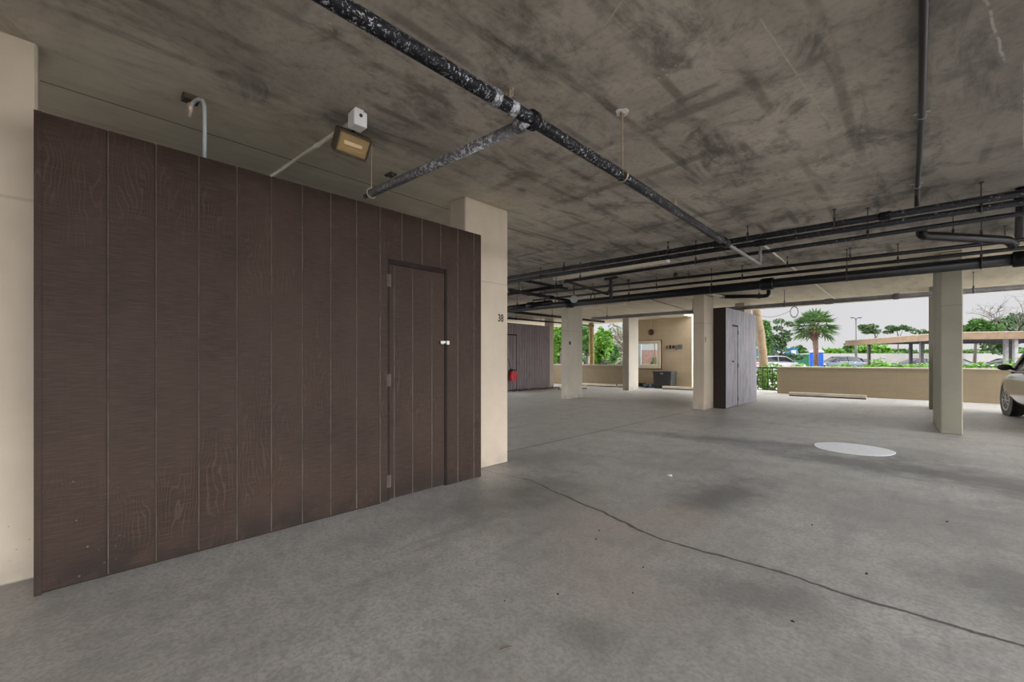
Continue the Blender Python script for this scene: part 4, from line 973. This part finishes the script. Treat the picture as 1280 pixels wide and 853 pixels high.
# tan palm trunk outside the railing
tp = thing('palm_tree', 'leaning tan palm trunk outside the iron railing, crown out of sight', 'palm tree', (-5.38, 22.55, -.16))
MB().tube([(0, 0, 0), (-.02, -.02, 1.2), (-.13, -.1, 2.6), (-.30, -.22, 3.8), (-.36, -.27, 5.2)], [.22, .19, .185, .17, .17], 12).build('trunk', 'tan_trunk', tp, True)
fr_ = MB(); rnd = random.Random(8)
def frond(mb, o, az, el, L, w, rnd, fan=True):
    """fan leaf: stalk then blades radiating"""
    d = Vector((math.cos(az) * math.cos(el), math.sin(az) * math.cos(el), math.sin(el))); o = Vector(o)
    c = o + d * L * .5; side = d.cross(Vector((0, 0, 1))).normalized(); up = side.cross(d)
    mb.tube([o, c], .02, 4, False)
    for i in range(9):
        a = R_(-75 + 150 * i / 8); e = d * math.cos(a) + side * math.sin(a)
        tip = c + e * w * rnd.uniform(.85, 1.1) + Vector((0, 0, -.28 * w * rnd.uniform(.5, 1.4))); q = e.cross(up).normalized() * w * .075
        mid = c + (tip - c) * .5 + up * .05 * w
        mb.add([c, mid - q, tip, mid + q], [(0, 1, 2, 3)])
for i in range(26): frond(fr_, (-.36, -.27, 5.3), rnd.random() * 2 * PI, R_(rnd.uniform(-30, 70)), 1.6, 1.2, rnd)
fr_.build('fronds', 'palm_leaf', tp)
# sabal palm in the lot
sp2 = thing('palm_tree', 'round-crowned sabal palm with a reddish trunk before the toilet cabin', 'palm tree', (-6.95, 46.4, -.16))
MB().tube([(0, 0, 0), (-.02, 0, 2.2), (-.12, 0, 4.2)], [.19, .20, .24], 10).build('trunk', 'palm_bark', sp2, True)
bt = MB(); rnd = random.Random(3)
for i in range(60):
    a = rnd.random() * 2 * PI; z = rnd.uniform(3.0, 4.2); bt.tube([(-.06 + .2 * math.cos(a), .2 * math.sin(a), z), (-.06 + .42 * math.cos(a), .42 * math.sin(a), z + .35)], .045, 4)
bt.build('boots', 'palm_bark', sp2)
f2 = MB()
for i in range(64):
    el = R_(rnd.uniform(-42, 85)); frond(f2, (-.1, 0, 4.3), rnd.random() * 2 * PI, el, 1.9, 1.05, rnd)
f2.build('fronds', 'palm_leaf', sp2)
# far trees
F_ = Vector((-.695, .719, 0)); Rv = Vector((.719, .695, 0))
def site(u, d): # direction u pixels from the middle, distance d along the view
    p = F_ * d + Rv * ((u - 640) / 533 * d); return (p.x, p.y, -.16)
def zt(v, d): return 1.19 + (449.5 - v) / 533 * d + .16
def far(name, label, u, d, v_top, w_px, n, lm, seed, size=.35, z0=0., cat='tree', blobs=None, trunk=True):
    top = zt(v_top, d); w = w_px / 533 * d / 2; rnd = random.Random(seed)
    bl = []
    for i in range(7): bl.append((rnd.uniform(-.55, .55) * w, rnd.uniform(-.55, .55) * w, top * rnd.uniform(.45, .8) + z0, w * .5, w * .5, top * .22))
    bl.append((0, 0, top * .78, w * .45, w * .45, top * .22))
    tk = [([(0, 0, 0), (.1, 0, top * .5)], [.16, .1])] if trunk else None
    return tree(name, label, site(u, d), bl, n, size, lm, seed, tk, cat=cat)
far('bushy_tree', 'bright green bushy tree beyond the railing beside the tan palm trunk', 956, 54.5, 400, 32, 2600, 'leaf_mid', 11, .30)
# feathery casuarina
top = zt(392, 47.5); rnd = random.Random(12); bl = []
for i in range(26):
    q = rnd.random(); bl.append((rnd.gauss(0, .65) * (1.1 - .5 * q), rnd.gauss(0, .5), 1.2 + q * (top - 2.0), .55, .55, .28))
tree('feathery_tree', 'tall wispy grey-green tree rising between the tan palm trunk and the sabal palm', site(977, 47.5), bl, 1500, .22, 'leaf_dark', 12, [([(0, 0, 0), (0, 0, top * .9)], [.15, .04])])
far('bushy_tree', 'low dark green tree peeping behind the container, before the sabal palm', 1000, 75, 432, 26, 1200, 'leaf_mid', 13, .4)
k = 0
for u, d, v, w, n, lm, l in [(1043, 78, 437, 38, 2200, 'leaf_bright', 'broad bright green tree behind the slate blue SUV'), (1066, 93, 427, 40, 2400, 'leaf_mid', 'rounded green tree behind the street lamp'),
                          (1092, 84, 430, 38, 2200, 'leaf_bright', 'green tree behind the free end of the carport roof'), (1130, 95, 436, 50, 2000, 'leaf_mid', 'green tree seen under the carport roof near the black sedan'),
                          (1220, 96, 437, 56, 2200, 'leaf_mid', 'green tree seen under the carport past the broad column'), (1275, 84, 435, 60, 1600, 'leaf_mid', 'green tree behind the carport at the silver crossover car'), (1176, 82, 436, 42, 1200, 'leaf_mid', 'green tree behind the broad column, under the carport')]:
    far('bushy_tree', l, u, d, v, w, n, lm, 40 + k, .55); k += 1
for u, d, v, w, n, lm, l in [(1093, 104, 405, 30, 700, 'leaf_dark', 'open flat-topped tree above the middle of the carport roof'), (1122, 116, 406, 28, 800, 'leaf_dark', 'spreading dark tree crown above the carport, nearer the broad column'),
                          (1154, 100, 411, 26, 350, 'leaf_dark', 'thin tree tops just above the carport at the broad column'), (1218, 60, 396, 40, 1700, 'leaf_mid', 'bright leafy tree above the carport past the broad column')]:
    top = zt(v, d); w = w / 533 * d / 2; rnd = random.Random(k); k += 1
    bl = [(rnd.uniform(-.8, .8) * w, rnd.uniform(-.5, .5) * w, top - rnd.uniform(.5, 2.0), w * .4, w * .4, .55) for i in range(8)]
    tree('spreading_tree', l, site(u, d), bl, n, .42, lm, 60 + k, [([(0, 0, 0), (.2, 0, top * .7), (-.3, .2, top * .92)], [.2, .14, .05]), ([(.2, 0, top * .6), (1.1, .4, top * .88)], [.1, .04])])
far('bushy_tree', 'dark green tree above the carport below the bare branches', 1262, 62, 392, 54, 2200, 'leaf_dark', 71, .38)
# bare tree
d = 58; bt_ = thing('bare_tree', 'leafless branching tree above the carport by the silver crossover car', 'tree', site(1268, d))
bm_ = MB(); rnd = random.Random(21)
def branch(p, dr, L, r, lev):
    e = p + dr * L; m = p + dr * L * .5 + Vector((rnd.gauss(0, .06), rnd.gauss(0, .06), rnd.gauss(0, .05))) * L
    bm_.tube([p, m, e], [r, r * .8, r * .6], 5, False)
    if lev:
        for _ in range(3 if lev > 1 else 2):
            nd = (dr + Vector((rnd.gauss(0, .6), rnd.gauss(0, .6), rnd.gauss(.08, .3)))).normalized(); branch(e if rnd.random() < .6 else m, nd, L * rnd.uniform(.55, .8), r * .58, lev - 1)
branch(Vector((0, 0, 0)), Vector((0, 0, 1)), 4.4, .17, 0)
for q in range(5):
    a = q * 1.3; branch(Vector((0, 0, 4.3)), (Vector((math.cos(a), math.sin(a), 0)) * .75 + Vector((0, 0, .8))).normalized(), 2.6, .10, 4)
bm_.build('branches', 'bark', bt_)
# greenery through the far bay openings
far('leafy_bush', 'large bright green bush beyond the low wall, before the pale dry shrubs', 751, 23, 408, 24, 1500, 'leaf_bright', 81, .16, cat='bush')
far('leafy_bush', 'dark green bush at the foot of the large bright green one', 763, 27, 428, 20, 1100, 'leaf_mid', 82, .16, cat='bush')
far('dry_bush', 'pale dry leafless shrub beyond the low wall beside the bright-sided column', 775, 30.5, 412, 24, 900, 'leaf_pale', 83, .15, cat='bush')
far('dry_bush', 'taller grey-green wispy bush behind the pale dry shrub', 767, 36, 400, 30, 900, 'leaf_grey', 84, .17, cat='bush')
far('leafy_bush', 'green bush closest to the bright-sided column beyond the low wall', 782, 41, 402, 24, 900, 'leaf_mid', 85, .17, cat='bush')
far('leafy_bush', 'yellow-green bush in the sliver between the far shed and the plate column', 699, 25, 396, 26, 1500, 'leaf_bright', 86, .16, cat='bush')
far('leafy_bush', 'deep green bush behind the yellow-green one past the far shed', 692, 34, 385, 40, 1500, 'leaf_mid', 87, .2, cat='bush')
far('grey_bush', 'low pale grey-green ground cover bush just over the low wall', 757, 20.6, 449, 30, 900, 'leaf_grey', 88, .12, z0=-.2, cat='bush', trunk=False)
tt = thing('slim_trunk', 'slim yellow-tan tree trunk outside the low wall beside the plate column', 'tree trunk', (-11.25, 17.0, -.16))
MB().tube([(0, 0, 0), (.02, .02, 1.4), (0, 0, 3.2), (.05, .1, 4.6)], [.135, .12, .12, .11], 10).build('trunk', 'yellow_trunk', tt, True)
MB().tube([(0, 0, 2.2), (-.2, -.1, 2.35)], .03, 6).build('branch_stub', 'bark', tt, True)
far('leafy_bush', 'broad mid-green bush behind the slim yellow-tan trunk', 733, 33, 402, 24, 1300, 'leaf_mid', 90, .18, cat='bush')
far('grey_bush', 'low grey-green ground cover bush beside the slim yellow-tan trunk', 731, 20.6, 449, 9, 500, 'leaf_grey', 91, .12, z0=-.2, cat='bush', trunk=False)
far('grey_bush', 'low grey-green ground cover bush at the foot of the pale dry shrub', 775, 25, 447, 20, 500, 'leaf_grey', 92, .12, z0=-.2, cat='bush', trunk=False)
tree('leafy_plant', 'green plant seen through the window of the tan wall', (-9.35, 19.7, -.02), [(0, 0, .7, .28, .25, .62)], 260, .1, 'leaf_mid', 93, [([(0, 0, 0), (0, 0, .6)], [.05, .02])], cat='plant')
# greenery on the open side that the window pane mirrors
for i, (x, y) in enumerate(((-19, 3), (-20, 8), (-19.5, 12.5), (-21, -2))):
    tree('leafy_bush', ['broad bush outside the side opening, first along the wall', 'broad bush outside the side opening, second along the wall', 'broad bush outside the side opening, third along the wall', 'broad bush outside beyond the end of the side wall'][i], (x, y, -.16), [(0, 0, 1.5, 1.6, 2., 1.5), (.5, 1, 1.2, 1.2, 1.5, 1.2)], 900, .22, 'leaf_mid', 200 + i, None, cat='bush')

# ------------------------------------------------------------------ light
W = bpy.data.worlds.new('overcast_sky'); S.world = W; W.use_nodes = True
wn = W.node_tree; bgn = wn.nodes['Background']
tc = wn.nodes.new('ShaderNodeTexCoord'); sx = wn.nodes.new('ShaderNodeSeparateXYZ'); wn.links.new(tc.outputs['Generated'], sx.inputs[0])
def wmath(op, a, b=None):
    n = wn.nodes.new('ShaderNodeMath'); n.operation = op
    for i, v in enumerate((a, b)):
        if v is None: continue
        if hasattr(v, 'node'): wn.links.new(v, n.inputs[i])
        else: n.inputs[i].default_value = v
    return n.outputs[0]
def wramp(f, a, b, lo, hi):
    n = wn.nodes.new('ShaderNodeMapRange'); n.interpolation_type = 'SMOOTHSTEP'; wn.links.new(f, n.inputs[0])
    for i, v in enumerate((a, b, lo, hi)): n.inputs[i + 1].default_value = v
    return n.outputs[0]
def lobe(d, c0, gain):
    v = Vector(d).normalized(); n = wn.nodes.new('ShaderNodeVectorMath'); n.operation = 'DOT_PRODUCT'
    wn.links.new(tc.outputs['Generated'], n.inputs[0]); n.inputs[1].default_value = v
    return wramp(n.outputs['Value'], c0, 1., 0, gain)
SKY_FRONT, SKY_ZEN, FILL_RIGHT, FILL_LEFT = .475, 1.25, 7.8, 7.0  # side values: bright lobes added to the unseen sky, filling the interior
st_ = wramp(sx.outputs[2], .13, .55, SKY_FRONT, SKY_ZEN)
st_ = wmath('ADD', st_, lobe((1., .02, .22), .35, FILL_RIGHT))
st_ = wmath('ADD', st_, lobe((-1, -.2, .22), .5, FILL_LEFT))
cn = wn.nodes.new('ShaderNodeTexNoise'); cn.inputs['Scale'].default_value = 2.5; wn.links.new(tc.outputs['Generated'], cn.inputs['Vector'])
st_ = wmath('MULTIPLY', st_, wramp(cn.outputs[0], .3, .7, .95, 1.04))
wn.links.new(st_, bgn.inputs['Strength']); bgn.inputs['Color'].default_value = (.985, .98, 1.0, 1)
def sun(d, e, ang, c=(1, .96, .9)):
    l = bpy.data.lights.new('sun', 'SUN'); l.energy = e; l.angle = R_(ang); l.color = c
    o = bpy.data.objects.new('sun', l); COL.objects.link(o); o.rotation_euler = Vector(d).to_track_quat('-Z', 'Y').to_euler(); return o
sun((-.55, .25, -.8), .25, 10)

GROUPS = {'car': 'parked cars', 'bushy_tree': 'trees beyond the parking lot', 'spreading_tree': 'trees beyond the parking lot', 'shrub': 'shrubs outside the low wall', 'leafy_bush': 'bushes outside the far openings',
          'dry_bush': 'bushes outside the far openings', 'grey_bush': 'bushes outside the far openings', 'wheel_stop': 'concrete wheel stops', 'fluorescent_light': 'strip lights on the ceiling', 'concrete_column': 'concrete columns of the garage',
          'water_pipe': 'overhead water pipes', 'drain_pipe': 'overhead drain pipes', 'storage_shed': 'storage sheds', 'conduit': 'ceiling conduits', 'clevis_hanger': 'clevis hangers in the pipe tangle', 'palm_tree': 'palm trees'}
for o in list(S.objects):
    k = o.name.split('.')[0]
    if o.parent is None and k in GROUPS and o.get('label') and not o.get('group'): o['group'] = GROUPS[k]
# ------------------------------------------------------------------ camera
cam = bpy.data.cameras.new('camera'); co = bpy.data.objects.new('camera', cam); COL.objects.link(co); S.camera = co
cam.sensor_width = 36; cam.sensor_fit = 'HORIZONTAL'; cam.lens = 533 / 1280 * 36; cam.shift_y = 23.0 / 1280; cam.shift_x = 0
cam.clip_start = .05; cam.clip_end = 500
co.location = (0, 0, 1.19); co.rotation_euler = (PI / 2, 0, math.atan2(515, 533))
S.view_settings.view_transform = 'Standard'; S.view_settings.look = 'None'; S.view_settings.gamma = 1; S.view_settings.exposure = 0.62
S.view_settings.use_curve_mapping = False
S.cycles.use_denoising = True; S.cycles.max_bounces = 10; S.cycles.diffuse_bounces = 7; S.cycles.sample_clamp_indirect = 8
